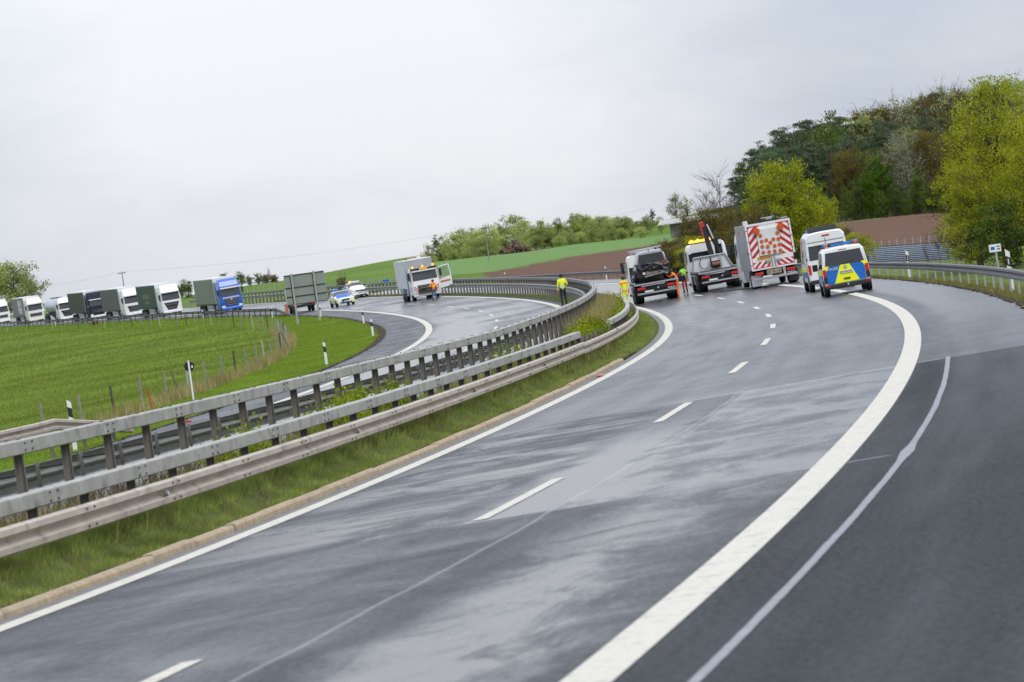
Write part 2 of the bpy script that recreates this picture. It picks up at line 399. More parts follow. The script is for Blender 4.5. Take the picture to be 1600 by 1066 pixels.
def smooth(a, b, x): t = np.clip((x-a)/(b-a), 0, 1); return t*t*(3-2*t)
BUMPS = [(at(75, 522, 430), 28, 1.0), (at(230, 530, 330), 22, .35), (at(20, 600, 230), 20, .25)]
def verge_z(s, o):
    """surface beside the pavement, o > 6.5 or o < -18.2"""
    z = road_z(s, np.clip(o, -70, 6.5))
    z = z-np.where(o > 6.5, .03+.26*smooth(6.6, 7.6, o)+.12*np.clip(o-7.6, 0, 3), 0)
    z = z-np.where(o < -18.2, .03+.12*smooth(18.3, 20, -o), 0)
    return z
def ground_z(X, Y, dip=False):
    X = np.atleast_1d(np.asarray(X, float)); Y = np.atleast_1d(np.asarray(Y, float))
    s, o = to_so(X, Y); s_ = np.clip(s, -15, 744)
    z = verge_z(s_, o)
    far = o > 9
    if far.any():
        w = smooth(9.5, 30, o[far]); z[far] = z[far]*(1-w)+rbf(X[far], Y[far])*w
    for p, r, h in BUMPS:
        z += h*np.exp(-((X-p[0])**2+(Y-p[1])**2)/(2*r*r))*smooth(24, 34, -o)
    if dip: z -= .35*smooth(-25.6, -24.6, o)*(1-smooth(8.2, 9.2, o))
    return z
def gz(x, y): return float(ground_z([x], [y])[0])
def in_poly(X, Y, P):
    c = np.zeros(len(X), bool); n = len(P)
    for i in range(n):
        x1, y1 = P[i][:2]; x2, y2 = P[i-1][:2]
        c ^= ((y1 > Y) != (y2 > Y)) & (X < (x2-x1)*(Y-y1)/(y2-y1+1e-12)+x1)
    return c
az = np.concatenate([np.radians(np.arange(-180, -11, 4.0)), np.radians(np.arange(-11, 12.01, .075)), np.radians(np.arange(16, 180, 4.0))])
rad = np.concatenate([[1.0, 5.0], 9*np.exp(np.arange(0, 330)*.0157)])
AA, RR = np.meshgrid(az, rad, indexing='ij')
gx, gy = (np.sin(AA)*RR).ravel(), (np.cos(AA)*RR).ravel()
gzv = ground_z(gx, gy, dip=True)
PL1 = [road_pt(375, 13), at(735, 431, 570), at(820, 415.5, 585), at(902, 400, 600), at(980, 388.5, 600), at(1062, 376, 600), at(1120, 380, 480), road_pt(300, 14), road_pt(340, 12)]
PL2 = [at(1240, 395, 440), at(1480, 372, 436), at(1560, 366, 436), at(1600, 345, 600), at(1480, 334, 640), at(1395, 340, 640), at(1310, 349, 640), at(1230, 358, 640)]
CR = [at(735, 431, 574), at(820, 415.5, 589), at(902, 400, 604), at(980, 388.5, 604), at(1062, 376, 604), at(1062, 366, 790), at(870, 385, 800), at(680, 418, 790), at(640, 440, 470)]
FL = [at(690, 392, 960), at(650, 399, 960), at(612, 407, 960), at(640, 408, 880), at(690, 400, 880)]
gs, go = to_so(gx, gy)
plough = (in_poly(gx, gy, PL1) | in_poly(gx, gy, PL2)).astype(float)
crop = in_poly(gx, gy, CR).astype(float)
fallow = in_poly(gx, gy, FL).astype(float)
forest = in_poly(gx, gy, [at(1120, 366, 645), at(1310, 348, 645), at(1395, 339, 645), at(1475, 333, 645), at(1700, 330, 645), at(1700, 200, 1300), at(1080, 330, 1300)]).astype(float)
field = smooth(24.5, 26, -go)
F_ = gridfaces(len(az), len(rad))
a0 = np.arange(len(rad)-1)*1; la = (len(az)-1)*len(rad)
F_ = np.concatenate([F_, np.stack([la+a0, la+a0+1, a0+1, a0], -1)])
def ground_mat():
    m = bpy.data.materials.new('field_and_verge'); m.use_nodes = True; t = m.node_tree; b = t.nodes['Principled BSDF']
    b.inputs['Roughness'].default_value = .9; b.inputs['Specular IOR Level'].default_value = .15
    tcn = t.nodes.new('ShaderNodeTexCoord')
    def noise(sc, det=6, rough=.6, stretch=None):
        n = t.nodes.new('ShaderNodeTexNoise'); n.inputs['Scale'].default_value = sc; n.inputs['Detail'].default_value = det; n.inputs['Roughness'].default_value = rough
        t.links.new(tcn.outputs['Object'], n.inputs['Vector']); return n.outputs['Fac']
    def ramp(fac, *st):
        r = t.nodes.new('ShaderNodeValToRGB'); e = r.color_ramp.elements
        e[0].position, e[0].color = st[0][0], (*st[0][1], 1); e[1].position, e[1].color = st[-1][0], (*st[-1][1], 1)
        for p, c in st[1:-1]: q = e.new(p); q.color = (*c, 1)
        t.links.new(fac, r.inputs[0]); return r.outputs[0]
    def mix(f, a, c, mode='MIX'):
        n = t.nodes.new('ShaderNodeMix'); n.data_type = 'RGBA'; n.blend_type = mode
        for s_, v in ((0, f), (6, a), (7, c)):
            if hasattr(v, 'is_output'): t.links.new(v, n.inputs[s_])
            elif isinstance(v, tuple): n.inputs[s_].default_value = (*v, 1)
            else: n.inputs[s_].default_value = v
        return n.outputs[2]
    def attr(nm):
        n = t.nodes.new('ShaderNodeAttribute'); n.attribute_name = nm; return n.outputs['Fac']
    big, mid, fine = noise(.035, 4), noise(.35, 6), noise(2.6, 8, .7)
    verge = ramp(mid, (.3, (.075, .105, .022)), (.5, (.115, .165, .032)), (.7, (.17, .20, .055)))
    green = ramp(big, (.34, (.095, .165, .022)), (.66, (.135, .215, .031)))
    green = mix(.55, green, ramp(fine, (.3, (.35, .42, .3)), (.7, (1.5, 1.4, 1.45))), 'MULTIPLY')
    base = mix(attr('field'), verge, green)
    base = mix(attr('crop'), base, ramp(mid, (.3, (.12, .215, .06)), (.7, (.16, .26, .075))))
    base = mix(attr('fallow'), base, (.26, .22, .10))
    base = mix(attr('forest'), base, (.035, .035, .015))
    base = mix(attr('plough'), base, ramp(noise(.9, 7, .7), (.3, (.095, .05, .032)), (.7, (.175, .098, .066))))
    t.links.new(base, b.inputs['Base Color'])
    bu = t.nodes.new('ShaderNodeBump'); bu.inputs['Strength'].default_value = .9; bu.inputs['Distance'].default_value = .25
    t.links.new(fine, bu.inputs['Height']); t.links.new(bu.outputs[0], b.inputs['Normal'])
    return m
M_ground = ground_mat()
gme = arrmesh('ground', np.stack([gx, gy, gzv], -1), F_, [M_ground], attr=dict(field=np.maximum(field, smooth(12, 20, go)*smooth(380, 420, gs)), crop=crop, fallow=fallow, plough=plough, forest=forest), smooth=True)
struct(link('ground', gme))

# ------------------------------------------------------------------ strips that follow the road
def strip_arr(s0, s1, offs, step=1.0, zf=None, dz=0.0):
    ss = np.arange(s0, s1+1e-6, step); offs = np.asarray(offs, float)
    SS, OO = np.meshgrid(ss, offs, indexing='ij')
    V = road_pt(SS.ravel(), OO.ravel(), 0.0)
    if zf is not None: V[:, 2] = zf(SS.ravel(), OO.ravel())
    V[:, 2] += dz
    return V, gridfaces(len(ss), len(offs))[:, ::-1], np.stack([SS.ravel(), OO.ravel()], -1)
def strip(name, s0, s1, offs, m, parent=None, step=1.0, zf=None, dz=0.0, attr=None):
    V, F, UV = strip_arr(s0, s1, offs, step, zf, dz)
    return link(name, arrmesh(name, V, F, [m], uv=UV, smooth=True), parent)
def asphalt(name, right):
    m = bpy.data.materials.new(name); m.use_nodes = True; t = m.node_tree; b = t.nodes['Principled BSDF']
    uv = t.nodes.new('ShaderNodeUVMap'); uv.uv_map = 'so'
    sx = t.nodes.new('ShaderNodeSeparateXYZ'); t.links.new(uv.outputs[0], sx.inputs[0]); s_, o_ = sx.outputs[0], sx.outputs[1]
    def mth(op, a, c=None, clamp=False):
        n = t.nodes.new('ShaderNodeMath'); n.operation = op; n.use_clamp = clamp
        for i, v in enumerate((a, c)):
            if v is None: continue
            if hasattr(v, 'is_output'): t.links.new(v, n.inputs[i])
            else: n.inputs[i].default_value = v
        return n.outputs[0]
    def noise(sc, sx_=1., so_=1., det=4, rough=.55, dist=0):
        mpn = t.nodes.new('ShaderNodeMapping'); mpn.inputs['Scale'].default_value = (sx_, so_, 1); t.links.new(uv.outputs[0], mpn.inputs[0])
        n = t.nodes.new('ShaderNodeTexNoise'); n.inputs['Scale'].default_value = sc; n.inputs['Detail'].default_value = det; n.inputs['Roughness'].default_value = rough; n.inputs['Distortion'].default_value = dist
        t.links.new(mpn.outputs[0], n.inputs['Vector']); return n.outputs['Fac']
    def mr(v, a, c, lo=0., hi=1., sm=True):
        n = t.nodes.new('ShaderNodeMapRange'); n.interpolation_type = 'SMOOTHSTEP' if sm else 'LINEAR'
        n.inputs[1].default_value = a; n.inputs[2].default_value = c; n.inputs[3].default_value = lo; n.inputs[4].default_value = hi
        t.links.new(v, n.inputs[0]); return n.outputs[0]
    def band(v, a, c, e): return mth('MULTIPLY', mr(v, a-e, a+e), mr(v, c-e, c+e, 1., 0.))
    def mul(*a):
        r = a[0]
        for q in a[1:]: r = mth('MULTIPLY', r, q)
        return r
    def add(*a):
        r = a[0]
        for q in a[1:]: r = mth('ADD', r, q)
        return r
    warp = noise(.5, 1, 1, 3); sw = mth('ADD', s_, mth('MULTIPLY', mth('SUBTRACT', warp, .5), 5.0)); ow = mth('ADD', o_, mth('MULTIPLY', mth('SUBTRACT', warp, .5), 1.1))
    patch = mr(noise(.75, .5, 1.0, 9, .70, .6), .22, .80)
    streak = mr(noise(.42, .75, .9, 8, .70, .8), .24, .78)
    tracks = mr(noise(.8, .07, 1.6, 3, .5), .35, .65)
    fine = noise(34, .55, 1.2, 5, .85)
    mott = noise(16, .45, 1.0, 7, .80)
    if right:
        lane2 = band(ow, 1.55, 3.45, .65); seg = band(s_, 37.6, 62.5, .12)
        wet = add(mul(seg, band(o_, .92, 3.9, .1), mr(patch, .1, .8, .35, 1.), .85),
                  mul(seg, band(ow, -.2, .9, .3), mr(sw, 46, 60, 1., .3), .85),
                  mul(seg, band(ow, -3.6, -.4, .5), mr(streak, .2, .8), .72),
                  mul(mr(s_, 37.4, 37.6, 1, 0), lane2, mr(patch, .15, .75, .3, 1.), mr(sw, 22, 35, 1., .75), .98),
                  mul(mr(s_, 37.4, 37.6, 1, 0), band(ow, -3.6, 1.0, .4), streak, .62),
                  mul(mr(s_, 62.4, 62.6), mr(s_, 75, 180, .66, .85), mr(streak, .1, .9, .55, .72)),
                  mul(band(o_, 4.6, 9, .3), mr(s_, 30, 120, .06, .45)),
                  mul(band(o_, -3.5, 3.6, .4), band(sw, 188, 330, 8), .38))
        seams = add(mul(band(mth('ADD', o_, mth('MULTIPLY', mth('SUBTRACT', noise(.3, 1, 0, 1), .5), .16)), .815, .87, .02), mr(s_, 14, 66, 1., 1.), mr(s_, 60, 66, 1, 0), .42),
                    mul(band(s_, 62.5, 62.75, .05), band(o_, -.2, 4.4, .1), .6), mul(band(s_, 37.45, 37.62, .04), band(o_, .8, 4.4, .1), .45))
        dark = add(mul(mr(s_, 37.5, 37.7, 1, 0), band(o_, -3.7, 3.6, .1), .5), mul(mr(o_, 3.6, 4.2), mr(s_, 20, 140, .6, .1)))
    else:
        wet = add(mul(band(ow, -15.4, -8.2, .6), mr(noise(.22, .35, 1, 3, .5), .35, .65, .42, .80)), mul(band(ow, -15.0, -12.3, .8), mr(s_, 150, 260, .35, .1)), mul(mr(o_, -15.9, -15.4, 1, 0), mr(streak, .1, .9, .10, .38)))
        seams = mul(band(o_, -18, -15.8, .1), mr(noise(1, 1.8, .02, 1), .60, .63), .25); dark = mul(mr(o_, -15.9, -15.4, 1, 0), .35)
    wet = add(mul(wet, .84), mul(band(o_, -4.2, 3.62, .1), mr(s_, 37.3, 37.7, .26, .36)), mul(mr(o_, 3.6, 3.7), mr(s_, 30, 150, .08, .26))) if right else add(wet, .24)
    wet = mth('ADD', wet, mul(mth('SUBTRACT', mott, .5), mr(o_, 3.6, 4.4, .75, .35))); wetc = mth('ADD', wet, mul(mth('SUBTRACT', tracks, .5), .12), True)
    wetc = mth('MINIMUM', mth('MAXIMUM', wetc, 0.), 1.)
    rgh = mr(wetc, 0, 1, .80, .20, False)
    rgh = add(rgh, mul(mth('SUBTRACT', fine, .5), .30))
    t.links.new(rgh, b.inputs['Roughness'])
    sp = mr(wetc, 0, 1, .02, .95, False); t.links.new(sp, b.inputs['Specular IOR Level'])
    c = t.nodes.new('ShaderNodeValToRGB'); c.color_ramp.elements[0].position = .36; c.color_ramp.elements[0].color = (.012, .013, .015, 1)
    c.color_ramp.elements[1].position = .66; c.color_ramp.elements[1].color = (.098, .100, .103, 1)
    t.links.new(mth('ADD', mth('ADD', mth('MULTIPLY', fine, .70), mth('MULTIPLY', mott, .26)), mth('MULTIPLY', patch, .06)), c.inputs[0])
    d1 = t.nodes.new('ShaderNodeMix'); d1.data_type = 'RGBA'; d1.blend_type = 'MULTIPLY'; t.links.new(dark, d1.inputs[0]); t.links.new(c.outputs[0], d1.inputs[6]); d1.inputs[7].default_value = (.55, .57, .62, 1)
    d2 = t.nodes.new('ShaderNodeMix'); d2.data_type = 'RGBA'; t.links.new(mth('MINIMUM', seams, 1.), d2.inputs[0]); t.links.new(d1.outputs[2], d2.inputs[6]); d2.inputs[7].default_value = (.32, .33, .36, 1)
    t.links.new(d2.outputs[2], b.inputs['Base Color'])
    bu = t.nodes.new('ShaderNodeBump'); bu.inputs['Strength'].default_value = .22; bu.inputs['Distance'].default_value = .006
    t.links.new(fine, bu.inputs['Height']); t.links.new(bu.outputs[0], b.inputs['Normal'])
    return m
M_aspR, M_aspL = asphalt('asphalt_right', True), asphalt('asphalt_left', False)
def paint_mat():
    m = mat('road_paint', (.60, .565, .485), .7, var=.16, scale=26, spec=.2, var2=((.36, .345, .31), 6, .545)); return m
M_paint = paint_mat()
M_gutter = mat('gutter_gravel', (.17, .165, .16), .7, var=.45, scale=5)
M_crack = mat('bitumen_sealed_crack', (.24, .245, .26), .5, var=.3, scale=5)
roadR = struct(strip('road_right', -14, 420, [-4.12, -3.0, 0, 3, 5, 6.55], M_aspR))
roadL = struct(strip('road_left', -14, 744, [-18.25, -15.5, -12, -9, -7.45], M_aspL))
def line(name, s0, s1, o, w, parent): return strip(name, s0, s1, [o-w/2, o+w/2], M_paint, parent, dz=.006)
line('edge_line', -14, 420, O_RL, .30, roadR); line('edge_line', -14, 420, O_RW, .36, roadR)
line('edge_line', -14, 744, O_LM, .34, roadL); line('edge_line', -14, 744, O_LW, .38, roadL)
for k in range(-1, 22):
    a = 19.9+18*k
    if a > -14: strip('lane_dash', a, a+6, [-.085, .085], M_paint, roadR, step=1.0, dz=.006)
_al = 349.34
_PL = road_pt(S, O_LD); _ac = np.concatenate([[0], np.cumsum(np.sqrt((np.diff(_PL, axis=0)**2).sum(1)))])
for k in range(-10, 19):
    c0 = float(np.interp(_al-18*k, _ac, S)); strip('lane_dash', c0-3.05, c0+3.05, [O_LD-.085, O_LD+.085], M_paint, roadL, step=1.0166, dz=.006)
# the sealed crack along the hard shoulder, with its frayed blob
def wavy(name, s0, s1, of, wf, m, parent, dz):
    ss = np.arange(s0, s1, .25); V = []
    for s in ss:
        o, w = of(s), wf(s); V += [road_pt(s, o-w/2, dz), road_pt(s, o+w/2, dz)]
    F = [(2*i, 2*i+2, 2*i+3, 2*i+1) for i in range(len(ss)-1)]
    return link(name, arrmesh(name, np.array(V), np.array(F)[:, ::-1], [m]), parent)
_rw = random.Random(3); _j = [_rw.uniform(-.035, .035) for _ in range(400)]
wavy('crack_seal', 12, 63.2, lambda s: 4.53+np.interp(s, np.arange(0, 100, 1.3), _j[:77])*.14-.05*math.sin(s*.11), lambda s: .072+abs(_j[int(s*4) % 400])*.3+(.07*math.exp(-((s-37.6)/.9)**2)), M_crack, roadR, .005)
# small litter on the hard shoulder
M_soil = mat('damp_soil', (.075, .058, .040), .95, spec=.02, var=.4, scale=6)

# kerb stones along the right carriageway, and its gutter
kerb = bpy.data.objects.new('kerb', None); COL.objects.link(kerb); struct(kerb)
M_kerb = mat('sandstone_kerb', (.40, .31, .20), .85, var=.28, scale=7, bump=.4, var2=((.20, .155, .10), 5, .56))
strip('gutter', 20, 170, [-4.16, -3.935], M_gutter, roadR, dz=.004)
_s = 14.0; _r = random.Random(5)
while _s < 99:
    L = 1.98; w = .15; j = _r.uniform(-.012, .012); h = .095+_r.uniform(-.012, .012)
    mb = MB(); n = 3; rings = []
    for i in range(n+1):
        s = _s+L*i/n; rings.append([rp(s, -4.12+j, -.08), rp(s, -4.135+j, h-.03), rp(s, -4.16+j, h), rp(s, -4.12-w+j, h+.005), rp(s, -4.12-w+j, -.08)])
    o = mb.loft(rings, M_kerb).build('kerb_stone', kerb); _s += 2.0
# the median between the barriers, and the verges
def med_z(s, o):
    z = road_z(s, o); u = np.clip((-4.25-o)/.5, 0, 1); e = np.clip((o+7.46)/.6, 0, 1)
    return z+.085*u*np.where(s < 99, 1, .6)*e+.08*np.sin(s*1.7+o*3)*.25*e*u+.10*e*u*np.clip((-4.8-o)/.5, 0, 1)+.16*smooth(4.8, 5.1, -o)*e-.01
M_median = mat('median_earth', (.105, .13, .04), .95, spec=.02, var=.5, scale=2.5, bump=.8, var2=((.07, .052, .034), 1.6, .47))
struct(strip('median_ground', 8, 420, [-7.46, -7.2, -6.8, -6.3, -5.8, -5.3, -5.0, -4.75, -4.5, -4.3, -4.2, -4.08], M_median, zf=med_z, step=.5))
def vz(s, o): return verge_z(s, o)
M_verge = mat('verge_grass_soil', (.13, .17, .04), .95, spec=.02, var=.35, scale=1.2, bump=.9, var2=((.10, .085, .045), .8, .55))
M_vergeL = mat('mown_verge', (.115, .18, .028), .95, spec=.02, var=.35, scale=.8, bump=.9, var2=((.075, .125, .018), .5, .52))
struct(strip('right_verge', 10, 430, [6.4, 6.6, 6.9, 7.3, 7.7, 8.3, 9.2], M_verge, zf=vz))
struct(strip('left_verge', 30, 744, [-25.8, -24.4, -22, -20, -19, -18.5, -18.15], M_vergeL, zf=vz))
def fray(name, s0, s1, of, wf, m, zf, dz):
    ss = np.arange(s0, s1, .4); V = []
    for s in ss:
        o, w = of(s), wf(s)
        for q in (o-w/2, o+w/2): V.append([*road_pt(s, q)[:2], float(zf(np.array([s]), np.array([q]))[0])+dz])
    F = [(2*i, 2*i+2, 2*i+3, 2*i+1) for i in range(len(ss)-1)]
    return struct(link(name, arrmesh(name, np.array(V), np.array(F)[:, ::-1], [m])))
_rr = random.Random(9); _q = [_rr.random() for _ in range(3000)]
fray('muddy_edge', 60, 420, lambda s: -18.38, lambda s: .22+.32*_q[int(s*2.5) % 3000]*(1+1.0*math.exp(-((s-225)/40)**2)), M_soil, vz, .035)
fray('muddy_border', 30, 300, lambda s: 6.62, lambda s: .2+.35*_q[(int(s*2.5)+700) % 3000], M_soil, vz, .03)
fray('worn_earth', 24, 110, lambda s: -4.36, lambda s: .12+.22*_q[(int(s*2.5)+1500) % 3000], M_soil, med_z, .03)

# ------------------------------------------------------------------ crash barriers
W_PROF = [(.0, .155), (.04, .155), (.085, .13), (.092, .065), (.03, .035), (.0, 0), (.03, -.035), (.092, -.065), (.085, -.13), (.04, -.155), (.0, -.155)]
def extr(s0, s1, o, h, prof, side, base, step=2.0):
    """profile (out, up) swept along the road; side = +1 faces larger offsets"""
    mb = MB(); n = max(1, int(round((s1-s0)/step))); rings = []
    for i in range(n+1):
        s = s0+(s1-s0)*i/n; b = rp(s, o); b.z = float(base(s, o)); r = (rp(s, o+.5)-rp(s, o-.5)); r.z = 0; r.normalize()
        rings.append([tuple(b+r*(a*side)+Vector((0, 0, h+u))) for a, u in prof])
    return mb, rings
def wbeam(s0, s1, o, h, side, m, parent, base, name='rail_section'):
    prof = W_PROF+[(a-.006, u) for a, u in reversed(W_PROF)]
    mb, rings = extr(s0, s1, o, h, prof, side, base); mb.loft(rings, m); return mb.build(name, parent)
def boxbeam(s0, s1, o, top, hh, m, parent, base, w=.09, name='box_section'):
    c = .015; prof = [(-w+c, 0), (w-c, 0), (w, -c), (w, -hh+c), (w-c, -hh), (-w+c, -hh), (-w, -hh+c), (-w, -c)]
    mb, rings = extr(s0, s1, o, top, prof, 1, base); mb.loft(rings, m); return mb.build(name, parent)
_pm = {}
def cpost(h, m, d=.12, w=.062):
    k = (round(h, 2), m.name, d)
    if k not in _pm:
        mb = MB(); t = .012
        mb.box((0, 0, h/2-.3), (t, d, h+.6), m); mb.box((w/2, d/2-t/2, h/2-.3), (w, t, h+.6), m); mb.box((w/2, -d/2+t/2, h/2-.3), (w, t, h+.6), m)
        _pm[k] = mb.mesh('post')
    return _pm[k]
def put_post(s, o, h, m, parent, base, name='post', d=.12, turn=0):
    q = link(name, cpost(h, m, d), parent); p = rp(s, o); p.z = float(base(s, o)); q.location = p
    q.rotation_euler = (0, 0, -float(np.interp(s, S, PH))+turn); return q
def bR(s, o): return float(road_z(s, -5.0))
def bL(s, o): return float(road_z(s, -7.5)-.0)
def bV(s, o): return float(verge_z(np.array([s]), np.array([o]))[0])
def bM(s, o): return float(med_z(np.array([s]), np.array([o]))[0])
def rail_thing(name, label, cat='guardrail', group=None): return thing(name, label, cat, None, group)
# median barrier of the right carriageway: beige W beam with a grey box beam behind
g1 = rail_thing('median_guardrail', 'weathered beige crash barrier with grey box beam, nearest the camera in the median')
s = 16.3
while s < 96: wbeam(s, s+3.985, -4.98, .605, 1, M_beige, g1, bR); s += 4.0
while s < 250: wbeam(s, s+3.985, -5.02, .57, 1, M_beige, g1, bR); s += 4.0
s = 16.2
while s < 99.5: boxbeam(s, min(s+3.99, 102), -5.36, 1.0, .185, M_galv, g1, bR); s += 4.0
s = 117.5
while s < 250: boxbeam(s, s+3.99, -5.36, .98, .185, M_galv, g1, bR); s += 4.0
s = 15.85
while s < 250: put_post(s, -5.36, .85, M_railpost, g1, lambda a, b: bR(a, b)-.02, d=.12, turn=R(-78)); s += 2.16
for s in (43.8, 56.8, 70.5, 84.0, 31.0):
    mb = MB(); p = rp(s, -4.9); p.z = bR(s, 0)+.60; r = (rp(s, 0)-rp(s, -1)); r.z = 0; r.normalize()
    mb.cyl(p-r*.03, p+r*.03, .036, M_oldsteel, n=12); mb.cyl(p+r*.028, p+r*.036, .026, M_reflect, n=12); mb.build('round_reflector', g1)
def bolts(parent, s0, s1, o, zc, m, base, side=1, step=4.0):
    mb = MB(); s = s0
    while s < s1:
        r = (rp(s, 0)-rp(s, -1)); r.z = 0; r.normalize()
        for ds in (-.16, .16):
            for dz in zc:
                p = rp(s+ds, o); p.z = base(s, o)+dz; mb.cyl(p, p+r*side*.016, .015, m, n=6)
        s += step
    q = mb.build('bolts', parent); return struct(q, 'stuff')
M_bolt = mat('dark_bolt', (.10, .10, .10), .6, metal=.4)
bolts(g1, 16.3, 96, -4.888, (.71, .51), M_bolt, bR)
bolts(g1, 16.2, 100, -5.268, (.955, .86), M_bolt, bR)
# tall barrier of the left carriageway, seen from behind
M_backsteel = mat('dull_back_steel', (.27, .265, .25), .65, metal=.1, var=.2, scale=2, var2=((.15, .145, .135), 2.5, .55))
g2 = rail_thing('tall_median_guardrail', 'tall steel barrier with box beam on dark posts behind the beige rail')
TB = 1.35
s = 16.0
while s < 470: boxbeam(s, s+3.99, -6.72, TB, .185, M_galv if s < 180 else M_oldsteel, g2, bL); s += 4.0
s = 17.9
while s < 470: put_post(s, -6.72, TB-.19, M_railpost, g2, bL, d=.125, turn=R(-78)); s += 2.16
s = 16.4
while s < 470: wbeam(s, s+3.985, -7.16, .80, -1, M_backsteel, g2, bL); s += 4.0
mb = MB(); s = 17.9
while s < 330:
    a = rp(s, -6.79); b = rp(s+.0, -7.13); zz = bL(s, 0)
    mb.box((b.x, b.y, zz+.81), (.05, .02, .34), M_oldsteel); mb.cyl((a.x, a.y, zz+.9), (b.x, b.y, zz+.9), .011, M_dark, n=5)
    s += 2.16
struct(mb.build('spacer_brackets', g2), 'stuff')
bolts(g2, 16.0, 180, -6.627, (TB-.045, TB-.135), M_bolt, bL)
mb = MB(); s = 16.0
while s < 190:
    for ds in (-.14, -.05, .05, .14):
        p = rp(s+ds+(1.3 if ds > 0 else 0), -6.72); p.z = bL(s, 0)+TB; mb.cyl(p, p+Vector((0, 0, .014)), .018, M_bolt, n=6)
    s += 2.0
struct(mb.build('cap_bolts', g2), 'stuff')
mb = MB(); p = rp(52.5, -6.64); p.z = bL(52.5, 0)+TB-.27; mb.box(p, (.13, .14, .024), M_sigred, rz=.1); mb.build('red_tape', g2)
# right-hand barrier behind the grass verge
g3 = rail_thing('verge_guardrail', 'grey W beam guardrail on short steel posts along the grass verge at the right')
s = 30.7
while s < 410: wbeam(s, s+3.985, 7.22, .72, -1, M_oldsteel, g3, bV); s += 4.0
s = 32.2
while s < 410: put_post(s, 7.34, .86, M_signpole if s < 200 else M_railpost, g3, bV, d=.10); s += 4.08
# outer barriers of the left carriageway
g4 = rail_thing('near_verge_guardrail', 'beige guardrail end that dips into the green verge beside the near delineator post')
prev = None
for i in range(9):
    s0, s1 = 66+4*i, 70+4*i
    drop = lambda a: .62-max(0, (a-92)/12)*.62 if a > 92 else .62
    prof = W_PROF+[(a-.006, u) for a, u in reversed(W_PROF)]
    mb = MB(); rings = []
    for k in range(3):
        a = s0+3.985*k/2; b = rp(a, -18.75); b.z = bV(a, -18.75); r = rp(a, 0)-rp(a, -1); r.z = 0; r.normalize()
        rings.append([tuple(b+r*q+Vector((0, 0, drop(a)*1.28+u+.12))) for q, u in prof])
    mb.loft(rings, M_beige).build('rail_section', g4); put_post(s0+2, -18.9, max(.15, drop(s0+2)*1.2), M_railpost, g4, bV)
g5 = rail_thing('far_verge_guardrail', 'dark guardrail on thin posts edging the far green bank below the queue of lorries')
s = 336.0
while s < 690:
    if s < 348:
        f = lambda a: (a-335)/13*.62+.03
        prof = W_PROF+[(a-.006, u) for a, u in reversed(W_PROF)]; rings = []
        for k in range(3):
            a = s+4*k/2; b = rp(a, -18.9); b.z = bV(a, -18.9); r = rp(a, 0)-rp(a, -1); r.z = 0; r.normalize()
            rings.append([tuple(b+r*q+Vector((0, 0, f(a)+u*min(1, f(a)*2)))) for q, u in prof])
        MB().loft(rings, M_oldsteel).build('rail_section', g5)
    else: wbeam(s, s+3.985, -18.9, .66, 1, M_oldsteel, g5, bV)
    s += 4.0
s = 348.0
while s < 690: put_post(s, -19.0, .82, M_dark, g5, bV); s += 4.0
# ------------------------------------------------------------------ vehicles
_wc = {}
def wheel(parent, x, y, r, w, rimm=None, name='wheel'):
    rimm = rimm or M_rim; k = (r, w, rimm.name)
    if k not in _wc:
        t = MB(); t.lathe([(-w/2, r*.62), (-w/2, r*.9), (-w/2+.03, r*.985), (-w*.2, r), (w*.2, r), (w/2-.03, r*.985), (w/2, r*.9), (w/2, r*.62)], M_rubber, n=20)
        q = MB(); q.lathe([(-w*.5-.004, .02), (-w*.5-.012, r*.25), (-w*.42, r*.35), (-w*.46, r*.6), (-w*.5-.006, r*.66), (w*.5+.006, r*.66), (w*.46, r*.6), (w*.42, r*.35), (w*.5+.012, r*.25), (w*.5+.004, .02)], rimm, n=16)
        _wc[k] = (t.mesh('tyre', True), q.mesh('rim', False))
    a = link(name, _wc[k][0], parent); a.location = (x, y, r); link('rim', _wc[k][1], a); return a
def part(name, parent, fn, bevel=0.0, smooth=False):
    mb = MB(); fn(mb); return mb.build(name, parent, bevel, smooth)
def bx(name, parent, c, d, m, bevel=0.0, **k): return part(name, parent, lambda b: b.box(c, d, m, **k), bevel)
def plate_txt(parent, x, y, z, w=.52, h=.11, face=-1, name='number_plate'):
    q = bx(name, parent, (x, y, z), (w, .02, h), M_plate)
    mb = MB(); 
    mb.box((x-face*0-w*.46, y+face*.012, z), (w*.07, .004, h*.9), M_blue)
    for i, a in enumerate((-.34, -.25, -.12, -.04, .08, .18, .28, .38)): mb.box((x+a*w, y+face*.012, z), (w*.06, .004, h*.62), M_platetext)
    mb.build('plate_print', q); return q
def mirror_ring(half): return half+[(-x, z) for x, z in reversed(half) if abs(x) > 1e-6]

def loft_y(secs, m, pick=None, lean=None, cap0=True, cap1=True):
    """secs: (y, half profile [(x, z) bottom to roof])"""
    rings = []
    for y, half in secs:
        rings.append([(x, y+(lean(y, z) if lean else 0), z) for x, z in mirror_ring(half)])
    return MB().loft(rings, m, cap0, cap1, pick)
def vanhalf(hw, zb, zbelt, zroof, ins=.13, rr=.12):
    return [(hw*.86, zb), (hw*.97, zb+.12), (hw, zb+.45), (hw*.985, zbelt), (hw-ins*.8, zroof-rr*1.3), (hw-ins-rr*.75, zroof-.02), (hw*.35, zroof+.015), (0, zroof+.02)]

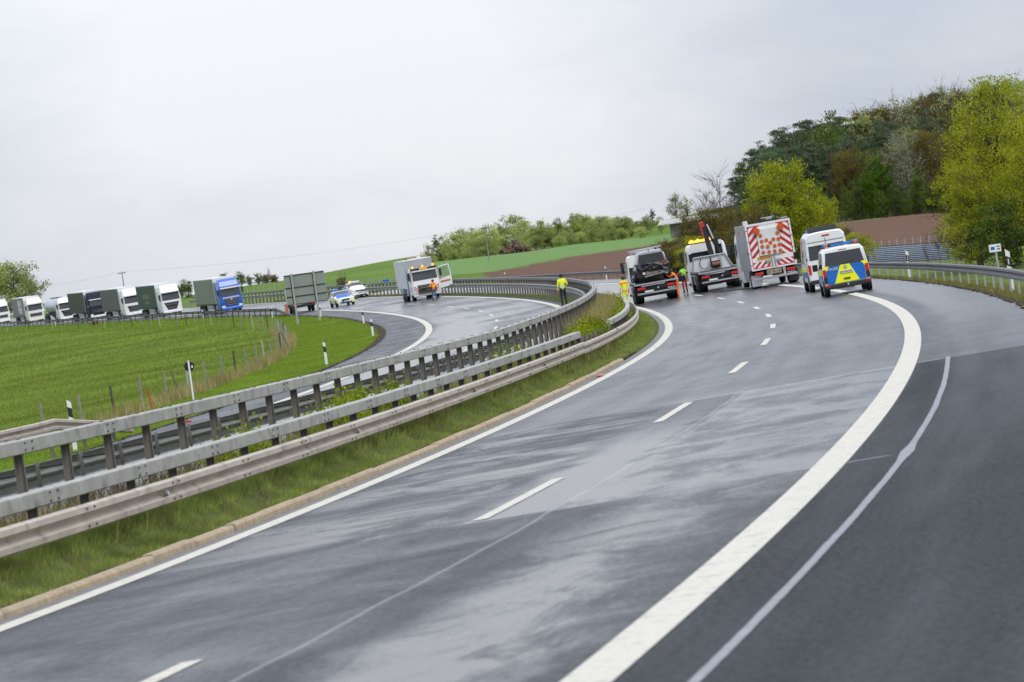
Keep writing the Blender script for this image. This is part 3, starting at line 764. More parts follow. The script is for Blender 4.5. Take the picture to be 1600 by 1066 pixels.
def police_van(M):
    t = thing('police_van', 'white police van with blue and yellow rear hatch and blue roof light bar', 'police van', M)
    def lean(y, z): return .16*max(0, z-1.15) if y < .3 else 0
    secs = [(0.0, vanhalf(.92, .34, 1.16, 1.90, .12)), (.06, vanhalf(.95, .32, 1.16, 1.94, .12)), (.6, vanhalf(.95, .32, 1.16, 1.96, .12)), (1.7, vanhalf(.95, .32, 1.16, 1.97, .12)), (2.75, vanhalf(.95, .32, 1.16, 1.96, .12)), (3.35, vanhalf(.95, .32, 1.14, 1.90, .14)),
            (3.75, vanhalf(.95, .32, 1.10, 1.62, .14)), (4.15, vanhalf(.94, .32, 1.0, 1.24, .10)), (4.6, vanhalf(.90, .32, .90, 1.06, .10)), (4.88, vanhalf(.80, .34, .78, .90, .10))]
    isw = lambda i, j: j in (3, 10) and 1 <= i <= 5
    b = loft_y(secs, M_white, lambda i, j: None if isw(i, j) else M_white, lean).build('body', t, smooth=False)
    loft_y(secs, M_glass, lambda i, j: M_glass if isw(i, j) else None, lean, False, False).build('side_window', t)
    yy = lambda z: .16*max(0, z-1.15)
    P = lambda x, z, d=-.012: (x, yy(z)+d, z)
    part('rear_window', t, lambda q: q.plate([P(-.80, 1.22), P(.80, 1.22), P(.71, 1.77), P(-.71, 1.77)], (0, -1, .1), .02, M_glass))
    part('wiper', t, lambda q: q.path([P(0, 1.27, -.03), P(.45, 1.36, -.03)], .012, M_black))
    h = part('hatch_panel', t, lambda q: q.plate([P(-.80, .50), P(-.12-.0, .50), P(-.25, 1.20), P(-.80, 1.20)][:4], (0, -1, 0), .012, M_blue))
    def blue(q):
        q.plate([P(.46, .52, -.016), P(.76, .52, -.016), P(.76, 1.12, -.016), P(.60, 1.21, -.016), P(.20, 1.21, -.016)], (0, -1, 0), .012, M_blue)
    part('hatch_panel', t, blue)
    y = part('yellow_warning_panel', t, lambda q: q.plate([P(-.52, .50, -.02), P(.50, .52, -.02), P(.18, 1.22, -.02), P(-.20, 1.22, -.02)], (0, -1, 0), .012, M_neon))
    for sx in (-1, 1):
        part('yellow_corner', t, lambda q: q.plate([P(sx*.92, 1.02, -.02), P(sx*.92, 1.24, -.02), P(sx*.66, 1.24, -.02), P(sx*.80, 1.02, -.02)][::sx*-1], (0, -1, 0), .012, M_neon))
        part('tail_light', t, lambda q: q.box((sx*.865, -.01, .97), (.14, .06, .30), M_redglow), .015)
        part('light_base', t, lambda q: q.box((sx*.865, -.005, .68), (.15, .06, .27), M_black), .015)
        wheel(t, sx*.86, .75, .34, .23, M_alu); wheel(t, sx*.86, 3.95, .34, .23, M_alu)
        q = bx('mirror', t, (sx*1.07, 3.3, 1.22), (.22, .12, .28), M_black, .03)
        bx('reflector', t, (sx*.82, -.075, .44), (.20, .02, .07), M_red)
    part('side_stripe', t, lambda q: q.box((-.962, 2.2, .98), (.02, 3.6, .16), M_neon))
    part('side_stripe', t, lambda q: q.box((.962, 2.2, .98), (.02, 3.6, .16), M_neon))
    part('side_panel', t, lambda q: (q.box((-.958, 2.2, .72), (.02, 3.2, .30), M_blue), q.box((.958, 2.2, .72), (.02, 3.2, .30), M_blue)))
    part('rear_bumper', t, lambda q: q.box((0, .05, .39), (1.84, .26, .20), M_black), .04)
    bx('tow_hook', t, (0, -.10, .42), (.06, .12, .10), M_chrome)
    plate_txt(t, .03, -.045, .93)
    bx('hatch_handle', t, (0, -.04, .65), (.26, .03, .06), M_black)
    part('badge', t, lambda q: q.cyl((0, -.03, 1.12), (0, -.05, 1.12), .065, M_chrome, n=12))
    text('lettering', 'POLIZEI', t, M_sigwhite, .13, Matrix.Translation((-.52, -.03, 1.10)) @ BACK)
    lb = bx('light_bar', t, (0, .95, 2.06), (1.15, .32, .10), M_black, .03)
    for sx in (-1, 1):
        bx('blue_lamp', lb, (sx*.62, .95, 2.07), (.26, .30, .13), M_bluelens, .03)
        bx('amber_lamp', lb, (sx*.60, .70, 2.06), (.14, .12, .11), M_amber, .02)
    bx('signal_panel', lb, (.05, .78, 2.07), (.9, .04, .08), M_bluelens)
    bx('brake_light', t, (0, .11, 1.83), (.34, .02, .03), M_red)
    return t
police_van(frame(144.6, 3.70))

def tall_van(M):
    t = thing('high_roof_van', 'tall white van with a dark roof unit standing just ahead of the police van', 'van', M)
    secs = [(0.0, vanhalf(.95, .36, 1.3, 2.58, .12, .15)), (.07, vanhalf(.99, .34, 1.3, 2.64, .12, .15)), (2.5, vanhalf(.99, .34, 1.3, 2.68, .12, .15)), (4.3, vanhalf(.99, .34, 1.3, 2.62, .14, .18)), (4.8, vanhalf(.98, .34, 1.25, 2.2, .16, .16)), (5.3, vanhalf(.97, .34, 1.1, 1.4, .12)), (5.85, vanhalf(.88, .36, .85, 1.0, .1))]
    isw = lambda i, j: j in (3, 10) and 2 <= i <= 3
    loft_y(secs, M_white, lambda i, j: None if isw(i, j) else M_white).build('body', t)
    loft_y(secs, M_glass, lambda i, j: M_glass if isw(i, j) else None, None, False, False).build('side_window', t)
    for sx in (-1, 1):
        part('rear_window', t, lambda q: q.plate([(sx*.06, -.015, 1.42), (sx*.84, -.015, 1.42), (sx*.80, -.015, 2.06), (sx*.06, -.015, 2.06)][::-sx], (0, -1, 0), .02, M_glass))
        part('tail_light', t, lambda q: q.box((sx*.90, -.01, 1.02), (.13, .07, .44), M_redglow), .015)
        wheel(t, sx*.88, .95, .35, .24); wheel(t, sx*.88, 4.7, .35, .24)
        bx('mirror', t, (sx*1.15, 4.4, 1.75), (.24, .14, .34), M_black, .03)
        bx('door_hinge', t, (sx*.96, -.03, 1.5), (.05, .05, .12), M_black)
        part('side_stripe', t, lambda q: (q.box((sx*1.0, 2.4, 1.02), (.02, 3.9, .16), M_neon), q.box((sx*1.0, 2.4, .80), (.02, 3.9, .24), M_blue)))
    part('rear_bumper', t, lambda q: q.box((0, .03, .44), (1.9, .24, .18), M_black), .03)
    part('door_gap', t, lambda q: q.box((0, -.012, 1.4), (.02, .012, 1.9), M_black))
    part('roof_seam', t, lambda q: q.box((0, -.012, 2.22), (1.64, .012, .02), M_black))
    bx('brake_light', t, (.05, -.01, 2.46), (.34, .03, .06), M_red)
    part('roof_unit', t, lambda q: q.box((0, .9, 2.78), (1.36, 1.5, .22), M_dark, tx=.88, ty=.8), .04)
    part('light_bar', t, lambda q: q.box((0, 3.9, 2.72), (1.2, .3, .12), M_bluelens), .03)
    return t
tall_van(frame(160.2, 3.95))

def truck_wheels(t, ys, x=1.02, twin=(), r=.50):
    for y in ys:
        for sx in (-1, 1):
            wheel(t, sx*x, y, r, .52 if y in twin else .30)
def rring(hw, y0, y1, ch, z): return [(-hw+ch, y0, z), (hw-ch, y0, z), (hw, y0+ch, z), (hw, y1-ch, z), (hw-ch, y1, z), (-hw+ch, y1, z), (-hw, y1-ch, z), (-hw, y0+ch, z)]
def cab(t, paint, roof='high', L=2.2, y=0.0, rear_window=False, trim=None, screen=None):
    """front of the cab at y, looking to +y"""
    z = {'high': [(.34, 1.20, -.10), (.55, 1.24, 0), (1.25, 1.25, 0), (1.88, 1.24, -.03), (2.75, 1.20, -.17), (3.05, 1.18, -.26), (3.55, 1.12, -.55), (3.82, .98, -.95)],
         'mid': [(.34, 1.20, -.10), (.55, 1.24, 0), (1.25, 1.25, 0), (1.80, 1.24, -.03), (2.62, 1.20, -.17), (2.90, 1.16, -.30), (3.30, 1.05, -.70), (3.42, .95, -1.0)],
         'low': [(.40, 1.18, -.10), (.60, 1.22, 0), (1.20, 1.23, 0), (1.70, 1.22, -.03), (2.50, 1.17, -.17), (2.72, 1.12, -.30), (2.82, 1.0, -.45)]}[roof]
    rings = [rring(hw, y-L, y+yf, .12, zz) for zz, hw, yf in z]
    c = MB().loft(rings, paint).build('cab', t)
    za, zb = z[3][0], z[4][0]
    fy = lambda zz: np.interp(zz, [q[0] for q in z], [q[2] for q in z])+y
    part('windscreen', t, lambda q: q.plate([(-1.10, fy(za)+.015, za+.02), (-1.06, fy(zb)+.015, zb-.04), (1.06, fy(zb)+.015, zb-.04), (1.10, fy(za)+.015, za+.02)], (0, 1, .15), .03, screen or M_glass2))
    for sx in (-1, 1):
        part('side_window', t, lambda q: q.plate([(sx*1.262, y-.3, za-.05), (sx*1.262, y-1.15, za-.02), (sx*1.235, y-1.15, zb-.12), (sx*1.235, y-.42, zb-.12)][::-sx], (sx, 0, .05), .02, M_glass))
        m_ = bx('mirror', t, (sx*1.42, y-.05, (za+zb)/2+.05), (.20, .14, .68), M_black, .03)
        part('mirror_arm', m_, lambda q: q.path([(sx*1.22, y-.2, zb-.05), (sx*1.42, y-.05, zb-.1)], .025, M_black))
        part('headlight', t, lambda q: q.box((sx*.98, y+.005, .72), (.38, .05, .20), M_headlight), .02)
        part('entry_step', t, lambda q: q.box((sx*1.2, y-.75, .45), (.14, .6, .12), M_black))
    part('sun_visor', t, lambda q: q.box((0, fy(zb)+.14, zb+.03), (2.25, .22, .09), trim or M_black, rx=-.25), .02)
    part('front_bumper', t, lambda q: q.box((0, y-.08, .46), (2.42, .24, .28), trim or paint), .05)
    return c, fy, za, zb
def grille(t, y, z0, z1, w0, w1, m=None, bars=3):
    g = part('grille', t, lambda q: q.plate([(-w0, y+.02, z0), (-w1, y+.02, z1), (w1, y+.02, z1), (w0, y+.02, z0)], (0, 1, 0), .03, m or M_black))
    for i in range(bars):
        zz = z0+(z1-z0)*(i+.6)/(bars+.2); ww = w0+(w1-w0)*(i+.6)/bars
        bx('grille_bar', g, (0, y+.035, zz), (ww*1.86, .02, .035), M_chrome)
    return g
def tail_bar(t, y, z, w=1.15, txt=True):
    for sx in (-1, 1):
        part('tail_light', t, lambda q: q.box((sx*(w-.28), y-.02, z), (.46, .08, .15), M_redglow), .015)
        bx('mudguard', t, (sx*1.0, y+.9, z-.28), (.62, .03, .5), M_black)
    if txt: text('lettering', 'MAN', t, M_sigwhite, .20, Matrix.Translation((w-.28, y-.06, z-.19)) @ BACK)
    bx('number_plate', t, (-.45, y-.05, z-.2), (.52, .02, .11), M_plate)

def arrow_truck(M):
    t = thing('warning_arrow_truck', 'motorway service truck with red white chevrons and amber arrow lamps on its rear', 'service truck', M)
    bx('box_body', t, (0, 2.75, 2.25), (2.5, 5.45, 2.5), M_alu, .02)
    bx('chassis', t, (0, 3.4, .75), (.95, 6.6, .30), M_dark)
    f = MB(); f.box((0, -.02, 1.02), (2.46, .06, .08), M_sigwhite); f.box((0, -.02, 3.44), (2.46, .06, .10), M_sigwhite)
    for sx in (-1, 1): f.box((sx*1.20, -.02, 2.23), (.09, .06, 2.36), M_sigwhite)
    f.build('rear_frame', t)
    for sx in (-1, 1):
        d = bx('rear_door', t, (sx*.575, -.012, 2.23), (1.14, .03, 2.34), M_sigwhite)
        st = MB()
        def stripe(x0, x1, z0, z1, k, wd=.21):
            # red diagonal bands rising towards the middle, clipped to the panel
            for i in range(-6, 14):
                a = z0+i*wd*2-1.2
                pts = [(x0, a), (x1, a+(x1-x0)*k), (x1, a+(x1-x0)*k+wd), (x0, a+wd)]
                for zlim, sg in ((z0, 1), (z1, -1)):
                    out_ = []
                    for n in range(len(pts)):
                        p, q = pts[n], pts[(n+1) % len(pts)]; ip, iq = sg*(p[1]-zlim) >= 0, sg*(q[1]-zlim) >= 0
                        if ip: out_.append(p)
                        if ip != iq:
                            w = (zlim-p[1])/(q[1]-p[1]); out_.append((p[0]+w*(q[0]-p[0]), zlim))
                    pts = out_
                    if not pts: break
                if len(pts) >= 3: st.plate([(sx*p, -.032, z) for p, z in pts], (0, -1, 0), .006, M_sigred)
        stripe(.48, 1.12, 1.66, 3.34, -.95)
        stripe(.18, 1.12, 1.10, 1.42, -.95, .16)
        st.build('chevron_stripes', d)
        rim_ = MB(); rim_.box((sx*1.14, -.034, 2.2), (.035, .008, 2.26), M_sigred); rim_.box((sx*.8, -.034, 3.36), (.70, .008, .04), M_sigred); rim_.box((sx*.62, -.034, 1.085), (1.04, .008, .035), M_sigred)
        rim_.build('red_border', d)
        part('door_rod', d, lambda q: q.cyl((sx*.08, -.06, 1.05), (sx*.08, -.06, 1.95), .03, M_chrome, n=8))
        part('door_latch', d, lambda q: q.box((sx*.28, -.06, 1.38), (.26, .06, .16), M_alu), .02)
        for zz in (1.3, 1.95, 2.6, 3.2): bx('hinge', d, (sx*1.18, -.055, zz), (.16, .04, .06), M_chrome)
    bd = bx('arrow_board', t, (-.06, -.09, 2.45), (1.22, .10, 1.46), M_whitedirty, .02)
    for a, b in [(-.49, 1.84), (.44, 1.83), (-.47, 1.52), (-.21, 1.55), (.18, 1.54), (.45, 1.50), (-.01, 1.38), (-.48, 1.24), (-.19, 1.19), (.19, 1.17), (.46, 1.20), (-.48, .92), (-.17, .90), (.14, .89), (.45, .88)]:
        l = part('amber_lamp', bd, lambda q: q.cyl((a, -.14, .97+b), (a, -.165, .97+b), .105, M_amberlit if False else M_amber, n=14))
    for x, zz in ((-.66, 3.08), (.64, 3.10)):
        part('large_amber_lamp', t, lambda q: (q.cyl((x, -.10, zz), (x, -.20, zz), .185, M_orange, n=16), q.cyl((x, -.20, zz), (x, -.23, zz), .13, M_amber, n=16)), .0)
    yp = bx('yellow_sign', t, (-.45, -.045, 1.60), (.78, .03, .17), mat('sign_yellow', (.85, .42, .03), .45))
    part('sign_print', yp, lambda q: [q.box((-.45-.32+i*.085, -.063, 1.60), (.05, .004, .08), M_platetext) for i in range(8)])
    tp = MB()
    tp.path([(-.5, .05, 3.58), (.75, .05, 3.58)], .03, M_dark); tp.box((-.38, .1, 3.62), (.22, .2, .22), M_dark); tp.box((.15, .1, 3.68), (.34, .15, .12), M_alu); tp.box((.5, .1, 3.68), (.08, .2, .36), M_black); tp.box((.66, .1, 3.76), (.36, .12, .10), M_black); tp.path([(-.3, .1, 3.72), (.5, .1, 3.74)], .03, M_signpole); tp.path([(.7, .1, 3.56), (1.15, .1, 3.58)], .035, M_alu)
    tp.build('winch_gear', t)
    bx('roof_box', t, (-1.12, .6, 3.60), (.26, .3, .24), M_whitedirty, .02)
    for y0, z0 in ((.5, 3.1), (.5, 1.95), (3.6, 3.1)): bx('side_reflector', t, (-1.262, y0+.2, z0), (.016, .55, .17), M_amber)
    bx('side_skirt', t, (-1.2, 2.6, .80), (.06, 3.0, .42), M_alu); bx('side_skirt', t, (1.2, 2.6, .80), (.06, 3.0, .42), M_alu)
    tail_bar(t, .02, .78)
    bx('rear_underride', t, (0, .02, .50), (2.4, .12, .12), M_alu, .015)
    hp = bx('hitch_plate', t, (-.05, .0, .80), (.80, .06, .26), mat('hitch_beige', (.32, .26, .19), .6, var=.3))
    part('hitch', hp, lambda q: [q.cyl((x, -.04, .80), (x, -.06, .80), .035, M_dark, n=8) for x in (-.33, -.05, .24)])
    part('hose_box', t, lambda q: q.box((.50, -.03, .86), (.16, .1, .30), M_alu), .02)
    truck_wheels(t, (1.25, 6.3), twin=(1.25,))
    bx('mud_flap', t, (-1.02, .55, .42), (.55, .03, .60), M_whitedirty); bx('mud_flap', t, (1.02, .55, .42), (.55, .03, .60), M_black)
    cab(t, M_white, 'mid', 2.0, 7.6)
    return t
arrow_truck(frame(192.3, 3.62, R(1.5)))

def flatbed(M, name, label, crane):
    t = thing(name, label, 'tow truck', M)
    L = 6.2
    bx('chassis', t, (0, 4.0, .72), (.95, 7.6, .28), M_dark)
    bx('tool_box', t, (-1.08, 3.3, .72), (.34, 2.2, .55), M_alu, .02); bx('tool_box', t, (1.08, 3.3, .72), (.34, 2.2, .55), M_alu, .02)
    part('flatbed', t, lambda q: q.box((0, L/2, 1.10), (2.5, L, .14), M_dark), .02)
    for sx in (-1, 1): bx('side_rail', t, (sx*1.22, L/2, 1.20), (.08, L, .12), M_alu, .01)
    part('rear_edge', t, lambda q: q.box((0, -.02, 1.10), (2.52, .08, .09), M_alu), .015)
    part('underrun_bar', t, lambda q: q.box((0, .1, .55), (2.3, .14, .10), M_alu), .02)
    part('rear_beam', t, lambda q: (q.box((0, .3, .80), (2.2, .3, .34), M_dark), q.box((.35, .12, .86), (.5, .1, .18), M_black), q.cyl((.1, .1, .8), (.1, -.02, .8), .06, M_chrome, n=8)))
    bx('rear_black_sheet', t, (0, .42, .66), (2.1, .06, .62), M_black)  # plain black sheet across the rear, between bed and wheels
    tail_bar(t, .06, .86); truck_wheels(t, (1.4, 2.75, 6.9), twin=(1.4, 2.75))
    c, fy, za, zb = cab(t, M_white, 'low', 2.0, 8.7)
    bx('rear_cab_window', c, (-.28 if crane else 0, 6.685, 2.12), (1.35, .03, .42), M_glass)
    if crane: bx('rear_cab_window', c, (-.98, 6.685, 2.05), (.32, .03, .46), M_glass)
    b = bx('light_bar', t, (-.15, 7.5, 2.98 if crane else 2.98), (1.55, .25, .14), M_amberlit if crane else M_alu, .03)
    if crane:
        for x in (-.75, -.35, .1, .4): bx('beacon', b, (x, 7.5, 3.07), (.16, .2, .08), M_amberlit, .02)
    return t
t2 = flatbed(frame(208.2, 1.90), 'crane_tow_truck', 'white tow truck with a folded red and black crane and an empty bed', True)
# headboard well, winch, hoses, crane of the empty tow truck
part('headboard', t2, lambda q: q.plate([(-1.22, 4.6, 1.18), (1.22, 4.6, 1.18), (.86, 4.6, 2.0), (-1.06, 4.6, 2.0)], (0, -1, 0), .08, M_whitedirty))
part('headboard_edge', t2, lambda q: q.path([(-1.22, 4.52, 1.2), (-1.06, 4.52, 2.02), (.86, 4.52, 2.02), (1.22, 4.52, 1.2)], .045, M_alu, n=8))
part('hose', t2, lambda q: q.path([(-.45+.28*math.cos(a), 4.48, 1.62+.34*math.sin(a)) for a in np.linspace(2.2, 5.6, 12)], .025, M_black))
w_ = bx('winch', t2, (.22, 4.4, 1.48), (.52, .3, .40), M_dark, .03)
part('winch_drum', w_, lambda q: q.cyl((.0, 4.22, 1.48), (.45, 4.22, 1.48), .13, mat('rusty_drum', (.25, .10, .05), .8, var=.4), n=12))
part('hook_block', t2, lambda q: (q.box((.55, 4.42, 1.62), (.10, .1, .7), M_signpole), q.box((-.05, 4.4, 1.62), (.08, .1, .6), M_dark)))
cr = part('crane_column', t2, lambda q: q.box((.62, 5.4, 2.05), (.5, .5, 1.9), M_dark, tx=.75), .03)
part('main_boom', t2, lambda q: (q.hexa([(.52, 5.1, 2.2), (.80, 5.1, 2.2), (.80, 5.4, 2.2), (.52, 5.4, 2.2), (-.10, 5.1, 4.0), (.10, 5.1, 4.08), (.10, 5.35, 4.08), (-.10, 5.35, 4.0)], M_dark),))
part('folded_boom', t2, lambda q: (q.hexa([(-.04, 4.8, 2.05), (.26, 4.8, 2.05), (.26, 5.05, 2.05), (-.04, 5.05, 2.05), (-.24, 4.8, 3.78), (.02, 4.8, 3.78), (.02, 5.05, 3.78), (-.24, 5.05, 3.78)], M_black),))
part('boom_edge', t2, lambda q: q.hexa([(-.20, 4.79, 3.2), (-.165, 4.79, 3.2), (-.165, 5.06, 3.2), (-.20, 5.06, 3.2), (-.29, 4.79, 3.75), (-.20, 4.79, 3.75), (-.20, 5.06, 3.75), (-.29, 5.06, 3.75)], M_truckred))
part('boom_head', t2, lambda q: q.box((-.18, 4.95, 3.93), (.26, .34, .34), M_truckred, ry=-.25), .03)
part('boom_cylinder', t2, lambda q: (q.cyl((.55, 4.95, 2.3), (.12, 4.95, 3.9), .06, M_chrome, n=8), q.cyl((.62, 4.9, 2.1), (.36, 4.9, 3.0), .09, M_dark, n=8)))
bx('crane_control', t2, (.72, 4.9, 2.75), (.2, .25, .26), M_whitedirty, .03)
t1 = flatbed(frame(206.4, -2.05, R(-1.0)), 'tow_truck', 'white tow truck on the inner lane carrying a wrecked car on its bed', False)
# wrecked estate car on the bed, its tail torn away
def wreck(M):
    t = thing('wrecked_car', 'silver estate car with its rear end torn open, loaded on the tow truck bed', 'car wreck', M)
    def half(hw, zb, zbelt, zroof): return [(hw*.84, zb), (hw*.98, zb+.16), (hw, zb+.42), (hw*.96, zbelt), (hw-.20, zroof-.10), (hw-.30, zroof-.02), (.3, zroof+.01), (0, zroof+.015)]
    secs = [(.15, half(.88, .34, .98, 1.60)), (.7, half(.90, .26, .98, 1.60)), (1.9, half(.92, .24, .96, 1.66)), (2.7, half(.92, .24, .94, 1.60)), (3.3, half(.92, .24, .92, 1.22)), (4.2, half(.88, .26, .84, .96)), (4.6, half(.74, .30, .66, .74))]
    silver = mat('silver_paint', (.45, .46, .48), .35, metal=.4, var=.15, var2=((.10, .10, .10), 2.5, .55))
    isw = lambda i, j: j in (3, 10) and 1 <= i <= 3
    loft_y(secs, silver, lambda i, j: None if isw(i, j) else silver).build('body', t)
    loft_y(secs, M_glass, lambda i, j: M_glass if isw(i, j) else None, None, False, False).build('side_window', t)
    part('rear_window', t, lambda q: q.plate([(-.74, .05, .98), (.74, .05, .98), (.62, .13, 1.50), (-.62, .13, 1.50)], (0, -1, .3), .03, M_black))
    crush = MB(); rr = random.Random(4); grey = mat('torn_metal', (.12, .12, .13), .5, metal=.5, var=.4); brown = mat('torn_floor', (.20, .16, .12), .8, var=.4)
    crush.plate([(-.90, .10, .30), (.90, .10, .28), (.86, .08, 1.02), (-.86, .08, 1.02)], (0, -1, 0), .06, M_black)
    for i in range(46):
        crush.box((rr.uniform(-.84, .86), rr.uniform(-.08, .06), rr.uniform(.36, 1.0)), (rr.uniform(.08, .40), rr.uniform(.03, .14), rr.uniform(.02, .13)), rr.choice([M_black, M_black, M_dark, grey, grey, brown]), rx=rr.uniform(-.6, .6), ry=rr.uniform(-.5, .5), rz=rr.uniform(-.6, .6))
    crush.build('crushed_tail', t)
    part('torn_sill', t, lambda q: (q.box((.05, -.08, .36), (1.1, .06, .06), M_alu, ry=-.08), q.box((-.1, -.1, .46), (.8, .05, .16), brown, ry=.03), q.box((.55, -.14, .42), (.45, .04, .05), M_alu, ry=.5), q.box((-.52, -.14, .50), (.12, .05, .12), M_whitedirty, ry=.4)))
    part('tail_light', t, lambda q: q.box((.66, .02, .98), (.26, .1, .14), M_red, ry=-.2))
    part('loose_panel', t, lambda q: q.box((-.62, .0, .86), (.42, .05, .26), grey, ry=.7, rz=.3))
    part('roof_rail', t, lambda q: (q.path([(-.62, .5, 1.66), (-.62, 2.6, 1.68)], .02, M_chrome), q.path([(.62, .5, 1.66), (.62, 2.6, 1.68)], .02, M_chrome)))
    part('aerial', t, lambda q: q.cyl((-.05, .5, 1.62), (-.05, .35, 1.74), .02, M_black, n=6))
    w = wheel(t, -.98, .72, .34, .22); w.rotation_euler = (0, .22, .32); w.location.z = .38
    wheel(t, .80, .85, .33, .22); wheel(t, -.80, 3.6, .33, .22); wheel(t, .80, 3.6, .33, .22)
    return t
_Mb = frame(206.4, -2.05, R(-1.0))
wreck(_Mb @ Matrix.Translation((-.02, .12, 1.175)) @ Matrix.Scale(1.09, 4))
bx('headboard', t1, (0, 5.6, 1.62), (2.34, .06, 1.0), M_dark)
part('cab_roof_rail', t1, lambda q: (q.path([(-1.0, 7.2, 3.05), (1.05, 7.2, 3.12)], .045, M_alu), q.cyl((-.8, 7.2, 2.8), (-.8, 7.2, 3.07), .05, M_alu), q.cyl((.8, 7.2, 2.8), (.8, 7.2, 3.12), .05, M_alu)))

# service truck on the other carriageway, facing the camera
def service_truck(M):
    t = thing('road_service_truck', 'white road service truck with an open door and a grey box body facing the camera', 'service truck', M)
    c, fy, za, zb = cab(t, M_white, 'low', 2.0, 0.0, trim=M_whitedirty)
    bx('chassis', t, (0, -3.8, .75), (.95, 7.4, .3), M_dark)
    bx('box_body', t, (.05, -4.9, 2.35), (2.5, 5.4, 2.5), M_whitedirty, .03)
    part('box_front', t, lambda q: q.plate([(-1.2, -2.19, 2.5), (1.28, -2.19, 2.5), (1.28, -2.19, 3.55), (-1.2, -2.19, 3.55)], (0, 1, 0), .012, M_alu))
    part('header_panel', t, lambda q: q.box((0, -.22, 2.66), (2.3, .24, .30), M_black, rx=.1), .02)
    bx('yellow_sign', t, (0, -.085, 2.72), (.75, .03, .17), mat('sign_yellow', (.85, .42, .03), .45))
    for x in (-.95, .0, .9): part('beacon', t, lambda q: q.cyl((x, -.5, 2.82), (x, -.5, 3.0), .10, M_amberlit, n=10))
    bx('roof_unit', t, (-.25, -3.2, 3.70), (.34, .4, .22), M_whitedirty, .03); bx('roof_vent', t, (.5, -5.5, 3.64), (.2, .2, .1), M_black)
    grille(t, .01, 1.08, 1.30, .75, .8, M_black, 1)
    part('plough_mount', t, lambda q: (q.box((0, .12, .82), (1.5, .2, .44), mat('rusty_mount', (.05, .036, .03), .8, var=.5)), q.box((.3, .22, .95), (.5, .1, .1), M_dark), q.box((-.4, .22, .75), (.3, .1, .3), M_dark)))
    for sx in (-1, 1):
        w = bx('warning_board', t, (sx*.95, .10, .98), (.30, .05, .62), M_sigwhite)
        part('warning_stripes', w, lambda q: [q.plate([(sx*.95-.14, .132, z), (sx*.95+.14, .132, z+.2*sx), (sx*.95+.14, .132, z+.2*sx+.11), (sx*.95-.14, .132, z+.11)], (0, 1, 0), .004, M_sigred) for z in ((.72, .95) if sx > 0 else (.88, 1.10))])
    bx('blue_side_panel', t, (1.27, -2.35, 1.75), (.03, .7, 1.9), mat('pale_blue_panel', (.30, .38, .68), .5, var=.15))
    bx('side_box', t, (1.32, -4.6, .95), (.3, 1.6, .5), M_alu, .03); bx('fuel_tank', t, (1.05, -2.9, .72), (.45, 1.0, .5), M_alu, .06)
    for y in (-1.3, -4.6, -6.0): wheel(t, 1.02, y, .5, .3); wheel(t, -1.02, y, .5, .3)
    d = part('open_door', t, lambda q: q.plate([(-1.25, -.32, .75), (-2.35, -.10, .85), (-2.35, -.10, 1.75), (-1.25, -.32, 1.55)], (0, 1, 0), .06, M_white))
    part('door_frame', d, lambda q: q.path([(-1.25, -.35, 1.55), (-1.28, -.35, 2.5), (-1.42, -.33, 2.62), (-2.22, -.14, 2.72), (-2.32, -.13, 1.75)], .045, M_white))
    part('door_glass', d, lambda q: q.plate([(-1.3, -.34, 1.6), (-2.28, -.14, 1.78), (-2.2, -.15, 2.66), (-1.32, -.34, 2.52)], (0, 1, 0), .01, mat('clear_glass', (.8, .85, .85), .03, trans=.95)))
    part('door_stripe', d, lambda q: q.plate([(-1.35, -.275, 1.22), (-2.2, -.105, 1.28), (-2.2, -.105, 1.42), (-1.35, -.275, 1.36)], (0, 1, 0), .012, M_amber))
    bx('step_plate', t, (-1.45, -.5, .55), (.5, .5, .10), M_alu)
    return t
service_truck(frame(310.5, -9.25, R(3), flip=True))

